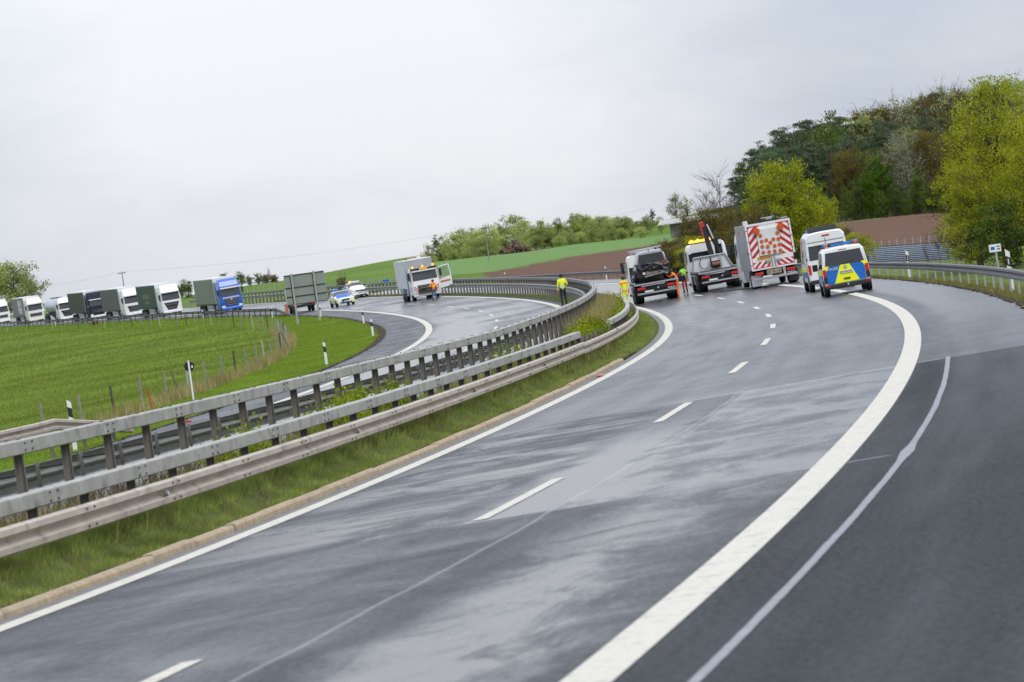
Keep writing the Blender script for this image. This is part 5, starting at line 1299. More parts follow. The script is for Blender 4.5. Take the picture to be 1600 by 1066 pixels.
# solar rows
M_solar = mat('solar_glass', (.10, .13, .17), .12, var=.1, scale=.3, spec=.8)
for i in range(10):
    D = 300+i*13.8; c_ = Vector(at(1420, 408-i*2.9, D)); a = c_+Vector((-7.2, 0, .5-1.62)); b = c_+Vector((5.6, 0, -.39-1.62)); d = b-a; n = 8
    lab = ['lowest', 'second', 'third', 'fourth', 'fifth', 'sixth', 'seventh', 'eighth', 'ninth', 'topmost'][i]
    t = thing('solar_row', f'{lab} of the ten rows of solar panels counted from the guardrail up', 'solar panels', None, 'solar panel rows beside the field')
    mb = MB(); fr = MB()
    for k in range(n):
        p0 = a+d*(k/n); p1 = a+d*((k+.965)/n)
        z0, z1 = Vector((0, -1.2, .75)), Vector((0, 1.1, 1.55))
        mb.hexa([p0+z0-Vector((0, 0, .05)), p1+z0-Vector((0, 0, .05)), p1+z1-Vector((0, 0, .05)), p0+z1-Vector((0, 0, .05)), p0+z0, p1+z0, p1+z1, p0+z1], M_solar)
    mb_ = MB(); mb_.hexa([a+Vector((0, 1.08, 1.50)), b+Vector((0, 1.08, 1.50)), b+Vector((0, 1.2, 1.50)), a+Vector((0, 1.2, 1.50)), a+Vector((0, 1.08, 1.62)), b+Vector((0, 1.08, 1.62)), b+Vector((0, 1.2, 1.62)), a+Vector((0, 1.2, 1.62))], M_dark); mb_.build('row_gap_bar', t)  # dark bar added along the upper edge to draw the dark gap between rows
    for k in range(0, n, 3):
        p0 = a+d*((k+.5)/n); g0 = gz(p0.x, p0.y)-p0.z-.3; fr.cyl(p0+Vector((0, -.8, g0)), p0+Vector((0, -.8, .85)), .05, M_signpole, n=5); fr.cyl(p0+Vector((0, .8, g0)), p0+Vector((0, .8, 1.4)), .05, M_signpole, n=5)
    mb.build('panels', t); fr.build('posts', t)
# power line
def pole(px, py_top, py_base, D, label):
    b = at(px, py_top, D); g = gz(b[0], b[1]); H = b[2]-g
    t = thing('power_pole', label, 'power pole', Matrix.Translation((b[0], b[1], g)))
    part('mast', t, lambda q: q.cyl((0, 0, -.5), (0, 0, H), .13, M_wood, r2=.09, n=8)); bx('crossarm', t, (0, 0, H-.12), (1.5, .14, .14), M_dark)
    for x in (-.68, 0, .68): part('insulator', t, lambda q: q.cyl((x, 0, H-.08), (x, 0, H+.16), .06, M_whitedirty, n=6))
    return Vector(b)
b1 = pole(757.5, 355.5, 422, 640, 'wooden power pole standing between the woodpile and the service truck')
b2 = pole(190.5, 426, 460, 700, 'power pole with crossarm rising behind the lorry queue')
ends = [Vector(at(-40, 453, 820)), b2, b1, Vector(at(1012, 326, 560))]
mb = MB()
for off in (-.68, .68):
    for a, b in zip(ends[:-1], ends[1:]):
        L = [a.lerp(b, k/14)+Vector((off, 0, .15-4*1.1*(k/14)*(1-k/14))) for k in range(15)]; mb.path(L, .007, M_dark, n=3)
tag(mb.build('power_cable'), 'thin power cables strung across the grey sky between the wooden poles', 'cable')
# blue sign far behind, barn and woodpile
p = ground_at(604, 447, 445); t = thing('blue_sign', 'small blue sign on a post in front of the far wildlife fence', 'sign', Matrix.Translation(p))
part('pole', t, lambda q: q.cyl((0, 0, -.2), (0, 0, 1.2), .05, M_signpole, n=6)); bx('panel', t, (0, 0, 1.35), (.75, .05, .45), M_blue)
p = ground_at(1078, 368, 720)
t = thing('barn', 'grey field barn with a pale low roof behind the olive bushes', 'barn', Matrix.Translation(p+Vector((0, 0, -.3))) @ Matrix.Rotation(R(-6), 4, 'Z'))
M_barn = mat('barn_boards', (.17, .165, .17), .8, var=.25, scale=.8)
bx('wall', t, (1.0, 4, 1.7), (9.6, 8, 3.4), M_barn)
part('board_joints', t, lambda q: [q.box((-3.7+i*.8, -.01, 1.7), (.05, .03, 3.3), M_dark) for i in range(12)])
part('roof', t, lambda q: q.hexa([(-6.2, -1.2, 3.35), (6.4, -1.2, 3.35), (6.4, 9, 4.3), (-6.2, 9, 4.3), (-6.2, -1.2, 3.5), (6.4, -1.2, 3.5), (6.4, 9, 4.45), (-6.2, 9, 4.45)], mat('fibre_roof', (.40, .385, .36), .7, var=.15, scale=.6)))
p = ground_at(808, 404, 795); rr = random.Random(8)
t = thing('wood_pile', 'heap of dark brown wood at the foot of the trees beside the power pole', 'wood pile', Matrix.Translation(p))
mb = MB(); cols = [mat('wood_dark', (.10, .066, .044), .9, var=.4), mat('wood_mid', (.19, .13, .088), .9, var=.4), mat('wood_pale', (.32, .23, .16), .9, var=.3)]
for i in range(520):
    x = rr.gauss(0, 1.9); x = max(-4.6, min(4.9, x)); top = max(.3, 3.4*(1-abs(x+.2)/5.0)**1.0); y = rr.uniform(-2, 2); z = top*(1-abs(y)/4)*math.sqrt(rr.random())
    mb.box((x, y, z), (rr.uniform(.3, .9), rr.uniform(.2, .35), rr.uniform(.15, .3)), rr.choices(cols, (5, 3, 1))[0], rx=rr.uniform(-.6, .6), ry=rr.uniform(-.7, .7), rz=rr.uniform(0, 3))
for i in range(60): mb.box((rr.uniform(4, 8.5), rr.uniform(-1, 1), rr.uniform(.1, .5)), (rr.uniform(.3, .8), .3, .25), rr.choice(cols), ry=rr.uniform(-.4, .4), rz=rr.uniform(0, 3))
struct(mb.build('logs', t), 'stuff')

# ------------------------------------------------------------------ vegetation
def leaf_quads(C, size, ratio=.6, up=0.0, rs=None):
    n = len(C); r = rs or rng
    a = r.normal(size=(n, 3)); a[:, 2] = a[:, 2]*(1-up)+up*np.abs(a[:, 2]); a /= np.linalg.norm(a, axis=1)[:, None]
    b = np.cross(a, r.normal(size=(n, 3))); b /= np.linalg.norm(b, axis=1)[:, None]+1e-9
    L = size*(.6+.8*r.random(n))[:, None]
    V = np.stack([C-a*L/2, C+b*L*ratio/2, C+a*L/2, C-b*L*ratio/2], 1).reshape(-1, 3)
    return V, np.arange(4*n).reshape(-1, 4)
def tubes(segs, n=5):
    """segs: (p0, p1, r0, r1)"""
    V, F = [], []
    for a, b, r0, r1 in segs:
        a, b = np.asarray(a, float), np.asarray(b, float); d = b-a; d /= np.linalg.norm(d)+1e-9
        q = np.cross(d, [.3, .9, .1]); q /= np.linalg.norm(q)+1e-9; w = np.cross(d, q); k = len(V)*n
        t = np.arange(n)*2*np.pi/n; c, s = np.cos(t)[:, None], np.sin(t)[:, None]
        V.append(a+(q*c+w*s)*r0); V.append(b+(q*c+w*s)*r1)
        for i in range(n): F.append((k+i, k+(i+1) % n, k+n+(i+1) % n, k+n+i))
    return np.concatenate(V), np.array(F)
L_bright = leafmat('fresh_maple_leaves', (.17, .215, .010), (.36, .39, .02), (.46, .46, .05), .10, .45)
L_spring = leafmat('spring_leaves', (.26, .33, .08), (.44, .49, .15), (.48, .50, .2), .22, .5, (.25, .3))
L_pale = leafmat('pale_budding_leaves', (.22, .25, .09), (.38, .39, .17), None, .15)
L_olive = leafmat('olive_bronze_leaves', (.11, .112, .012), (.21, .20, .030), (.22, .15, .04), .16)
L_pine = leafmat('pine_needles', (.06, .092, .048), (.135, .175, .092), None, .2, .25)
L_dark = leafmat('dark_leaves', (.06, .10, .02), (.13, .18, .042), None, .2, .3)
L_green = leafmat('mid_green_leaves', (.05, .115, .008), (.115, .20, .018), None, .15)
L_shrub = leafmat('lime_shrub_leaves', (.12, .19, .004), (.27, .34, .012), (.34, .37, .04), .10)
L_reddish = leafmat('reddish_buds', (.10, .08, .045), (.17, .12, .06), None, .15)
L_twig = leafmat('yellow_twigs', (.20, .15, .015), (.30, .25, .04), (.20, .25, .03), .10)
_tree_cache = {}
def tree_meshes(kind, seed):
    """crown and trunk of a tree 10 m tall"""
    k = (kind, seed)
    if k in _tree_cache: return _tree_cache[k]
    r = np.random.default_rng(seed*31+sum(map(ord, kind))); H = 10.0
    spec = dict(  # leaf material, bark, clusters, leaves per cluster, leaf size, envelope centre z, rx, rz, cluster radius, flatness
        bright=(L_bright, M_bark, 210, 110, .185, 5.2, 4.1, 4.8, .66, .8), big=(L_bright, M_bark, 260, 105, .135, 5.3, 4.1, 4.9, .58, .8),
        round=(L_spring, M_bark, 70, 42, .36, 5.7, 3.6, 4.2, .85, .8), tall=(L_spring, M_bark, 60, 40, .34, 5.6, 2.4, 4.4, .75, .8),
        olive=(L_olive, M_bark, 140, 90, .21, 5.2, 3.8, 4.6, .75, .8), pale=(L_pale, M_bark, 55, 32, .30, 5.8, 2.8, 4.1, .75, .8),
        belt=(L_spring, M_bark, 120, 42, .36, 4.9, 4.3, 4.9, .85, .8), beltpale=(L_pale, M_bark, 95, 36, .32, 5.0, 3.9, 4.8, .85, .8),
        pine=(L_pine, M_pinebark, 46, 125, .22, 6.4, 2.5, 3.5, .85, .27), darkleaf=(L_dark, M_bark, 80, 55, .30, 5.0, 3.0, 4.8, .8, .8),
        green=(L_green, M_bark, 80, 55, .30, 5.0, 2.7, 4.8, .75, .8), birch=(L_pale, M_birch, 55, 20, .17, 6.0, 2.4, 4.0, .8, 1.4), bare=(L_reddish, M_bark, 30, 5, .16, 5.6, 3.0, 4.2, .8, 1))[kind]
    lm, bm_, nc, nl, ls, cz, rx, rz, cr, fl = spec
    C = []
    while len(C) < nc:
        u = r.normal(size=3); u /= np.linalg.norm(u); q = r.random()**.42
        p = np.array([u[0]*rx*q, u[1]*rx*q, cz+u[2]*rz*q])
        if p[2] < (.25 if kind not in ('pine',) else 3.2): continue
        if kind == 'pine': p[:2] *= (1.05-.55*max(0, (p[2]-6)/4))*(.65+.7*r.random())
        p[:2] *= 1+.22*math.sin(3*math.atan2(p[1], p[0])+seed)+.12*math.sin(p[2]*2.1+seed*2)
        C.append(p)
    C = np.array(C)
    P = np.repeat(C, nl, 0)+r.normal(size=(nc*nl, 3))*np.array([1, 1, fl])*cr*(.55+.6*r.random((nc, 1, 1))).repeat(nl, 1).reshape(-1, 1)*.62
    P[:, 2] = np.clip(P[:, 2], .05, 10.1)
    V, F = leaf_quads(P, ls, .62, rs=r)
    crown = arrmesh('crown', V, F, [lm])
    segs = []; top = H*(.93 if kind in ('pine', 'birch', 'bare') else .72); n = 7; prev = np.array([0, 0, -.6]); lean = r.normal(size=2)*.14; tr = {'pine': .17, 'birch': .075, 'bare': .11}.get(kind, .19)
    trunkpts = []
    for i in range(1, n+1):
        z = top*i/n; p = np.array([lean[0]*z*.4+r.normal()*.07, lean[1]*z*.4+r.normal()*.07, z]); f0, f1 = 1-(i-1)/n*.85, 1-i/n*.85
        segs.append((prev, p, tr*f0, tr*f1)); trunkpts.append(p); prev = p
    trunkpts = np.array(trunkpts)
    for c in C[:: (1 if kind in ('bare', 'birch', 'pale', 'olive') else 2)]:
        zt = c[2]-(.9+.25*np.hypot(c[0], c[1])); b = trunkpts[np.abs(trunkpts[:, 2]-max(zt, .8)).argmin()]
        mid = (b+c)/2+r.normal(size=3)*.22+np.array([0, 0, .15])
        lr = .55 if kind in ('birch', 'bare') else 1.; segs += [(b, mid, .055*lr, .035*lr), (mid, c, .035*lr, .014*lr)]
        if kind in ('bare', 'birch', 'pale', 'olive'):
            for q in range(7 if kind == 'bare' else 4):
                d = (c-b); d /= np.linalg.norm(d)+1e-9; e = c+(d*.8+r.normal(size=3)*.55+np.array([0, 0, .35 if kind == 'bare' else -.2]))*r.uniform(.7, 1.5)
                st = mid+(c-mid)*r.random(); segs.append((st, e, .018, .007))
                for w in range(3): segs.append((st+(e-st)*r.uniform(.3, .9), e+r.normal(size=3)*.35, .009, .005))
    tv, tf = tubes(segs, 5 if kind not in ('bare', 'birch') else 4)
    trunk = arrmesh('trunk', tv, tf, [bm_], smooth=True)
    _tree_cache[k] = (crown, trunk); return _tree_cache[k]
def tree(kind, seed, x, y, H, wf, label, cat='tree', group=None, name='tree'):
    cm, tm = tree_meshes(kind, seed)
    t = thing(name, label, cat, None, group); t.location = (x, y, gz(x, y)-.15); f = H/10; t.scale = (f*wf, f*wf, f); t.rotation_euler = (0, 0, (x*7.3+y*3.1+seed*5.1) % 6.28)
    link('crown', cm, t); link('trunk', tm, t); return t
def tree_px(kind, seed, px, ptop, D, wf, label, group=None, name='tree', cat='tree', hmin=2.0):
    p = at(px, ptop, D); H = max(hmin, p[2]-gz(p[0], p[1])+.15); return tree(kind, seed, p[0], p[1], H, wf, label, cat, group, name)
# the wood on the hill at the right
skyl = [(1060, 322), (1135, 300), (1150, 245), (1175, 228), (1200, 207), (1240, 192), (1270, 178), (1300, 182), (1330, 170), (1370, 158), (1420, 152), (1450, 140), (1490, 136), (1540, 128), (1600, 118), (1680, 105)]
sx_, sy_ = zip(*skyl)
G_F = 'trees of the wood on the hill'
_r = random.Random(21)
LABS = {'pine': 'dark green pine of the hillside wood', 'olive': 'bronze budding tree of the hillside wood', 'round': 'soft green broadleaf tree of the hillside wood', 'tall': 'slim light green tree of the hillside wood', 'darkleaf': 'dark leafy tree of the hillside wood', 'pale': 'pale half bare tree of the hillside wood', 'birch': 'white stemmed birch of the hillside wood', 'bare': 'bare grey tree of the hillside wood', 'green': 'fresh green tree at the lower edge of the hillside wood'}
def wood(kind, px, ptop, D, wf): return tree_px(kind, _r.randrange(3), px, ptop, D, wf, LABS[kind], G_F, 'pine_tree' if kind == 'pine' else ('birch_tree' if kind == 'birch' else 'tree'))
x = 1142
while x < 1650:
    y = np.interp(x, sx_, sy_)
    kind = _r.choice(['pine', 'pine', 'pine', 'darkleaf']) if x < 1345 else _r.choice(['olive', 'pale', 'round', 'pale', 'olive', 'pine', 'tall'])
    wood(kind, x, y+_r.uniform(-5, 9), _r.uniform(860, 960), _r.uniform(.72, .95)); x += _r.uniform(10, 15)
for row, (D0, D1, dy, x0, step) in enumerate(((770, 840, 42, 1152, 17), (700, 745, 80, 1170, 18))):
    x = x0
    while x < 1640:
        y = np.interp(x, sx_, sy_)+dy*(.8 if x > 1300 else .55)
        kind = _r.choice(['pine', 'pine', 'pine', 'darkleaf']) if x < 1335 else _r.choice(['pine', 'olive', 'pale', 'round', 'darkleaf', 'pine'])
        wood(kind, x, y+_r.uniform(-14, 14), _r.uniform(D0, D1), _r.uniform(.75, .95)); x += _r.uniform(.8, 1.2)*step
for kind, px, py, D, wf in [('pine', 1262, 215, 668, .8), ('pine', 1290, 208, 668, .8), ('olive', 1322, 225, 662, .72), ('pine', 1304, 262, 664, .8), ('green', 1352, 262, 655, .62), ('green', 1372, 232, 660, .66), ('darkleaf', 1338, 270, 655, .7), ('birch', 1408, 205, 658, .75), ('pale', 1392, 212, 662, .7), ('darkleaf', 1395, 282, 655, .62), ('darkleaf', 1430, 262, 655, .65), ('olive', 1440, 195, 664, .72), ('darkleaf', 1455, 280, 655, .7), ('pine', 1475, 215, 668, .8), ('darkleaf', 1275, 280, 660, .7), ('darkleaf', 1318, 290, 652, .6), ('darkleaf', 1372, 292, 652, .6), ('darkleaf', 1415, 292, 652, .6)]:
    wood(kind, px, py, D, wf)
ORD = 'first second third fourth fifth sixth seventh eighth ninth tenth eleventh twelfth thirteenth fourteenth fifteenth sixteenth seventeenth eighteenth nineteenth twentieth'.split()
ORD += ['twenty '+q for q in ORD[:9]]+['thirtieth']+['thirty '+q for q in ORD[:9]]+['fortieth']
def number_row(objs, what, where):
    objs = sorted(objs, key=lambda q: q.location.x/q.location.y)
    for i, q in enumerate(objs): q['label'] = f'{ORD[i]} {what} from the left {where}'
_w = [q for q in COL.objects if q.get('group') == G_F]
WHAT = {LABS[k]: v for k, v in {'pine': 'dark pine', 'olive': 'bronze budding tree', 'round': 'soft green tree', 'tall': 'slim green tree', 'darkleaf': 'dark leafy tree', 'pale': 'pale budding tree', 'birch': 'white birch', 'bare': 'bare tree', 'green': 'fresh green tree'}.items()}
for row, where in (((0, 690), 'along the front edge of the hillside wood'), ((690, 760), 'in the second row of the hillside wood'), ((760, 850), 'in the third row of the hillside wood'), ((850, 2000), 'on the skyline of the hillside wood')):
    for lb, what in WHAT.items():
        number_row([q for q in _w if q['label'] == lb and row[0] <= math.hypot(q.location.x, q.location.y) < row[1]], what, where)
# trees near the road at the right
tree_px('big', 1, 1555, 122, 185, .84, 'large bright yellow green tree behind the guardrail at the right edge', name='maple_tree')
tree_px('big', 2, 1630, 150, 178, .85, 'bright yellow green tree cut off by the right picture edge', name='maple_tree')
tree_px('olive', 1, 1502, 196, 190, .72, 'thin bronze tree at the left flank of the large bright tree', name='maple_tree')
tree_px('big', 3, 1512, 235, 181, .80, 'lower bright green tree in front of the thin bronze tree', name='maple_tree')
tree_px('darkleaf', 1, 1560, 300, 176, 1.15, 'dark green bush under the large bright tree by the kilometre plate', name='bush', cat='bush')
tree_px('bright', 1, 1214, 250, 318, .95, 'round lime green tree right behind the arrow truck', name='maple_tree')
tree_px('bright', 2, 1262, 300, 322, .90, 'smaller lime green tree to the right of the round lime green tree', name='maple_tree')
tree_px('olive', 2, 1166, 316, 312, .95, 'olive tree left of the round lime green tree behind the crane', name='maple_tree')
tree_px('olive', 0, 1112, 318, 330, 1.0, 'bronze olive tree in front of the barn roof', name='bush', cat='tree')
tree_px('olive', 1, 1078, 332, 335, .8, 'small bronze tree covering the left end of the barn', name='bush', cat='tree')
tree_px('bright', 0, 1086, 366, 262, 1.25, 'bright green bush directly behind the crane tow truck cab', name='bush', cat='bush')
tree_px('olive', 2, 1140, 350, 270, 1.3, 'olive bush between crane tow truck and arrow truck', name='bush', cat='bush')
tree_px('olive', 0, 1042, 372, 268, 1.5, 'olive bush above the wrecked car', name='bush', cat='bush')
tree_px('bright', 1, 1338, 362, 255, 1.1, 'green bush right of the vans before the solar panels', name='bush', cat='bush')
tree_px('olive', 1, 1300, 352, 265, 1.2, 'olive bush hidden behind the two vans', name='bush', cat='bush')
tree_px('bare', 1, 1122, 268, 600, .9, 'bare grey tree left of the dark pines', name='bare_tree')
tree_px('bare', 2, 1098, 292, 610, .8, 'smaller bare tree beside the tall bare grey tree', name='bare_tree')
tree_px('pale', 1, 1052, 300, 860, .8, 'thin pale tree rising above the barn', name='tree')
tree_px('pale', 2, 1070, 306, 870, .9, 'pale tree behind the barn roof', name='tree')
tree_px('pine', 1, 1018, 326, 870, .7, 'small dark conifer left of the barn', name='pine_tree')
tree_px('round', 1, 1008, 334, 830, .8, 'light green tree in front of the small dark conifer', name='tree')
tree_px('round', 2, 1030, 338, 820, .8, 'light green tree touching the left end of the barn', name='tree')
tree_px('bare', 0, 1462, 360, 200, .35, 'leafless brush before the solar panels', name='brush', cat='bush', hmin=2.6)
tree_px('bare', 1, 1445, 368, 205, .35, 'leafless twigs left of the brush before the solar panels', name='brush', cat='bush', hmin=2.4)
# belt of trees in the middle
G_B = 'belt of light green trees behind the ploughed field'
_i = 0
for px, py, kind, wf in [(668, 382, 'pale', .6), (680, 372, 'pine', .62), (690, 374, 'darkleaf', .6), (704, 368, 'tall', .8), (718, 360, 'round', .8), (735, 354, 'pale', .9), (742, 362, 'round', .9), (762, 346, 'round', .8), (778, 350, 'round', .9), (796, 333, 'round', 1.0), (815, 340, 'round', .9), (832, 350, 'round', .8), (848, 352, 'tall', .9), (868, 336, 'green', .8), (884, 350, 'round', .8), (900, 330, 'round', .8), (905, 345, 'pale', .9), (918, 336, 'round', .8), (935, 331, 'pale', .9), (948, 338, 'round', .8), (962, 335, 'round', .8), (975, 340, 'round', .9), (988, 346, 'pale', .9), (756, 372, 'tall', 1.2), (785, 378, 'green', 1.2), (730, 385, 'tall', 1.2), (835, 372, 'round', 1.2), (860, 366, 'round', 1.2), (890, 366, 'pale', 1.1), (925, 358, 'round', 1.2), (955, 356, 'round', 1.1), (985, 362, 'green', 1.0), (705, 392, 'tall', 1.1), (806, 372, 'pale', 1.2), (845, 340, 'round', 1.0), (858, 352, 'round', 1.2), (876, 346, 'round', 1.2), (892, 340, 'pale', 1.2), (910, 332, 'round', 1.1), (928, 340, 'round', 1.2), (942, 334, 'round', 1.1), (956, 338, 'pale', 1.1), (970, 336, 'round', 1.1), (982, 338, 'round', 1.1), (996, 342, 'round', 1.1), (1010, 340, 'pale', 1.2), (872, 372, 'round', 1.3), (905, 366, 'round', 1.3), (940, 362, 'pale', 1.3), (970, 360, 'round', 1.3), (1000, 358, 'round', 1.2), (1020, 352, 'round', 1.2), (770, 385, 'round', 1.4), (745, 386, 'pale', 1.3), (690, 395, 'round', 1.2)]:
    lab = {'pale': 'pale budding tree in the belt behind the ploughed field', 'pine': 'dark conifer at the left end of the tree belt', 'darkleaf': 'dark narrow tree at the left end of the tree belt', 'tall': 'slim light green tree in the belt behind the ploughed field', 'round': 'rounded light green tree in the belt behind the ploughed field', 'green': 'fresher green tree in the belt behind the ploughed field'}[kind]
    tree_px({'round': 'belt', 'pale': 'beltpale', 'tall': 'belt', 'green': 'green'}.get(kind, kind), _i % 3, px, py+(2 if py < 358 else -5), 832+(_i*37 % 50)-(40 if py > 355 else 0), wf*(1.1 if kind != 'pine' else .95), lab, G_B, 'pine_tree' if kind == 'pine' else 'tree'); _i += 1
for lb, what in (('pale budding tree in the belt behind the ploughed field', 'pale budding tree'), ('slim light green tree in the belt behind the ploughed field', 'slim light green tree'), ('rounded light green tree in the belt behind the ploughed field', 'rounded light green tree'), ('fresher green tree in the belt behind the ploughed field', 'fresher green tree')):
    number_row([q for q in COL.objects if q.get('group') == G_B and q['label'] == lb], what, 'in the belt behind the ploughed field')
# left side
tree_px('belt', 2, 18, 403, 800, 1.0, 'large light green tree above the lorries at the left edge')
tree_px('belt', 0, -14, 412, 795, 1.0, 'light green tree cut off by the left picture edge')
tree_px('pale', 0, 44, 425, 805, .9, 'thin pale tree right of the large tree at the left edge')
tree_px('darkleaf', 2, 90, 466, 790, 1.4, 'reddish dark bush above the tank of the tank lorry', name='bush', cat='bush')
tree_px('green', 1, 290, 434, 640, 1.2, 'round dark green bush between the white and the blue lorry', name='bush', cat='bush')
tree_px('darkleaf', 0, 282, 442, 650, 1.2, 'low dark bush behind the round bush between two lorries', name='bush', cat='bush')
for i, (px, py, kind, lab) in enumerate([(348, 425, 'darkleaf', 'leftmost bush of the dark hedge behind the blue lorry'), (362, 430, 'green', 'green bush beside the leftmost bush of the dark hedge'), (374, 424, 'darkleaf', 'tallest bush in the dark hedge right of the blue lorry'), (388, 429, 'green', 'green bush in the middle of the dark hedge'), (402, 425, 'darkleaf', 'dark bush left of the bare sapling in the hedge'), (414, 428, 'olive', 'bronze bush under the bare sapling in the hedge'), (427, 431, 'olive', 'rightmost bronze bush of the dark hedge')]):
    tree_px(kind, i % 3, px, py, 640+i*4, 1.25, lab, name='bush', cat='bush')
tree_px('bare', 2, 418, 418, 650, .5, 'bare sapling rising from the dark hedge', name='bare_tree')
tree_px('bare', 1, 535, 426, 462, .8, 'reddish bare bush behind the police car', name='bush', cat='bush'); tree_px('olive', 0, 533, 432, 465, .8, 'low bronze bush at the foot of the reddish bare bush', name='bush', cat='bush')
tree_px('olive', 1, 150, 515, 455, 1.3, 'small olive bush in the green field below the lorries', name='bush', cat='bush', hmin=.9)

# shrubs, twigs and grasses
def shrub(s, o, w, d, h, m, label, n=2600, leaf=.075, base=bM):
    p = rp(s, o); z = base(s, o); r = np.random.default_rng(int(s*10))
    t = thing('shrub', label, 'shrub', Matrix.Translation((p.x, p.y, z)) @ Matrix.Rotation(-float(np.interp(s, S, PH)), 4, 'Z'))
    nc = 26; C = np.stack([r.uniform(-w/2, w/2, nc), r.uniform(-d/2, d/2, nc), r.uniform(.1, 1, nc)**.7*h*.9], 1)
    C[:, 2] *= 1-.45*(np.abs(C[:, 0]/(w/2))**2*.5+np.abs(C[:, 1]/(d/2))**2*.5)
    P = C[r.integers(0, nc, n)]+r.normal(size=(n, 3))*np.array([.16, .3*min(1, d/3), .13]); P[:, 2] = np.clip(P[:, 2], .03, None)
    V, F = leaf_quads(P, leaf, .6, rs=r); link('foliage', arrmesh('foliage', V, F, [m]), t)
    sg = [(np.array([c[0]*.4, c[1]*.8, -.1]), c, .012, .006) for c in C]; tv, tf = tubes(sg, 4); struct(link('stems', arrmesh('stems', tv, tf, [M_bark]), t), 'stuff'); return t
shrub(64, -6.15, .7, 9.0, .62, L_shrub, 'long low lime green shrub between the tall barrier and the grey box beam', 5200, .065)
shrub(54, -6.2, .5, 3.0, .55, L_shrub, 'small lime green tuft near the post with red tape', 1500, .06)
shrub(89, -6.2, .6, 4.0, .55, L_shrub, 'little lime green shrub halfway along the tall barrier', 1500, .065)
shrub(110.5, -5.75, .8, 9.0, .66, L_shrub, 'bright green shrub filling the gap in the grey box beam', 6500, .085)
shrub(138, -5.95, .8, 6.0, .48, L_shrub, 'bright green shrub nearest the curve behind the gap shrub', 4200, .09)
shrub(153, -6.0, .8, 6.0, .5, L_shrub, 'middle green shrub by the bend of the beige rail', 4000, .09)
shrub(171, -6.05, .9, 6.0, .7, L_shrub, 'farthest green shrub in front of the tow truck', 4000, .10)
def blades(name, pts, h, w, m, lean=.35, kind='stuff', r=None):
    r = r or rng; n = len(pts); a = r.uniform(0, 2*np.pi, n); H = h*(.5+.9*r.random(n)); d = np.stack([np.cos(a), np.sin(a), np.zeros(n)], 1)
    tip = pts+np.stack([r.normal(size=n)*lean*H, r.normal(size=n)*lean*H, H], 1); W_ = (w*(.7+.6*r.random(n))).reshape(-1, 1)
    V = np.stack([pts-d*W_/2, pts+d*W_/2, tip], 1).reshape(-1, 3)
    o = link(name, arrmesh(name, V, np.arange(3*n).reshape(-1, 3), [m])); o['kind'] = kind; return o
G_verge = leafmat('verge_grass', (.15, .25, .03), (.34, .45, .09), (.40, .38, .15), 0, .5, (1.3, .38))
G_dry = leafmat('dry_grass', (.38, .27, .14), (.56, .43, .25), (.24, .26, .07), 0, .3)
G_field = leafmat('field_grass', (.12, .18, .022), (.34, .42, .09), None, 0, .5, (.10, .25))
G_brown = leafmat('dead_weeds', (.085, .055, .035), (.20, .14, .085), None, 0, .2)
def strip_pts(n, s0, s1, o0, o1, zf, bias=1.0, keep=None, dens=None):
    s = s0+(s1-s0)*rng.random(n)**bias; o = o0+(o1-o0)*rng.random(n)
    if keep is not None: k = keep(s, o) > rng.random(n); s, o = s[k], o[k]
    P = road_pt(s, o); P[:, 2] = zf(s, o)-.01; return P
clump = lambda s, o: .25+.75*(np.sin(s*1.9+o*5)+np.sin(s*4.3-o*7)+1.2*np.sin(s*.6+1) > -.2)
blades('median_grass', strip_pts(190000, 26, 150, -5.2, -4.30, med_z, 1.5, lambda s, o: clump(s, o)*np.clip(.18+(-4.36-o)*4.5+.5*np.sin(s*2.7)*np.sin(s*.83), 0, 1)), .10, .012, G_verge, .5)
blades('rail_foot_grass', strip_pts(42000, 22, 180, -5.4, -4.95, med_z, 1.4), .17, .013, G_verge, .3)
blades('median_curve_grass', strip_pts(50000, 96, 185, -5.2, -4.32, med_z, 1.0, clump), .11, .018, G_verge, .5)
blades('median_tall_grass', strip_pts(60000, 20, 150, -6.9, -4.82, med_z, 1.3, clump), .14, .013, G_verge, .45)
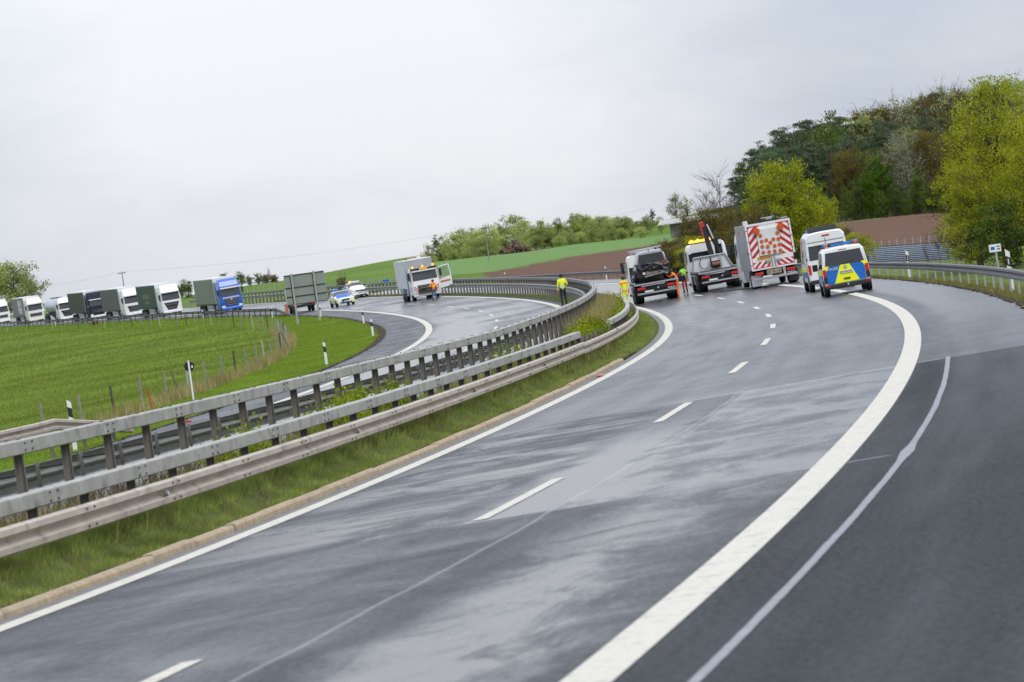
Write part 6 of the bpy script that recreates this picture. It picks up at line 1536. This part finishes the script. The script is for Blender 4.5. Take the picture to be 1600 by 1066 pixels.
blades('median_dry_grass', strip_pts(14000, 20, 130, -6.9, -4.9, med_z, 1.2, lambda s, o: (np.sin(s*.9)+np.sin(s*.31+2) > .3)*1.), .34, .010, G_dry, .35)
blades('median_dry_tufts', strip_pts(26000, 26, 170, -5.25, -4.33, med_z, 1.3, lambda s, o: np.clip(np.sin(s*1.1+o*4)+np.sin(s*.37-o*6)+.2*np.sin(s*3.1), 0, 1)), .085, .011, G_dry, .6)
blades('dry_reeds', strip_pts(9000, 112, 178, -6.65, -5.9, med_z, 1, lambda s, o: np.exp(-((s-145)/22)**2)), .75, .022, G_dry, .18)
blades('dead_weeds', np.concatenate([strip_pts(250, 58, 84, -5.25, -4.95, med_z), strip_pts(380, 88, 112, -5.2, -4.8, med_z), strip_pts(1500, 34, 60, -7.3, -6.2, med_z)]), .42, .014, G_brown, .4)
blades('right_verge_grass', strip_pts(95000, 60, 220, 6.68, 9.0, vz, 1.2), .15, .022, leafmat('roadside_grass', (.11, .15, .02), (.22, .25, .05), (.36, .30, .13), 0, .3), .4)
MATS_MOWN = leafmat('mown_grass', (.14, .215, .022), (.30, .40, .065), None, 0, .45, (.30, .22))
blades('left_verge_grass', strip_pts(150000, 95, 330, -24.6, -18.55, vz, 1.1), .10, .030, MATS_MOWN, .5)
blades('far_verge_grass', strip_pts(60000, 325, 640, -25.5, -18.7, vz, 1.0), .14, .06, MATS_MOWN, .5)
blades('fence_dry_grass', strip_pts(11000, 96, 290, -24.8, -23.8, lambda s, o: verge_z(s, o), 1.0, lambda s, o: .25+.75*(np.sin(s*.35)+np.sin(s*.13+1) > -.5)), .55, .03, G_dry, .25)
# the meadow: tufts over the part of the field that faces the camera
_n = 420000; _a = np.radians(rng.uniform(-9.6, -1.2, _n)); _d = 118*np.exp(rng.random(_n)**.85*1.62)
_x, _y = np.sin(_a)*_d, np.cos(_a)*_d; _s, _o = to_so(_x, _y); _k = _o < -25.0; _x, _y = _x[_k], _y[_k]
blades('meadow_grass', np.stack([_x, _y, ground_z(_x, _y)-.02], 1), (.10+_d[_k]/4000)[:], (.03+_d[_k]/9000), G_field, .5)
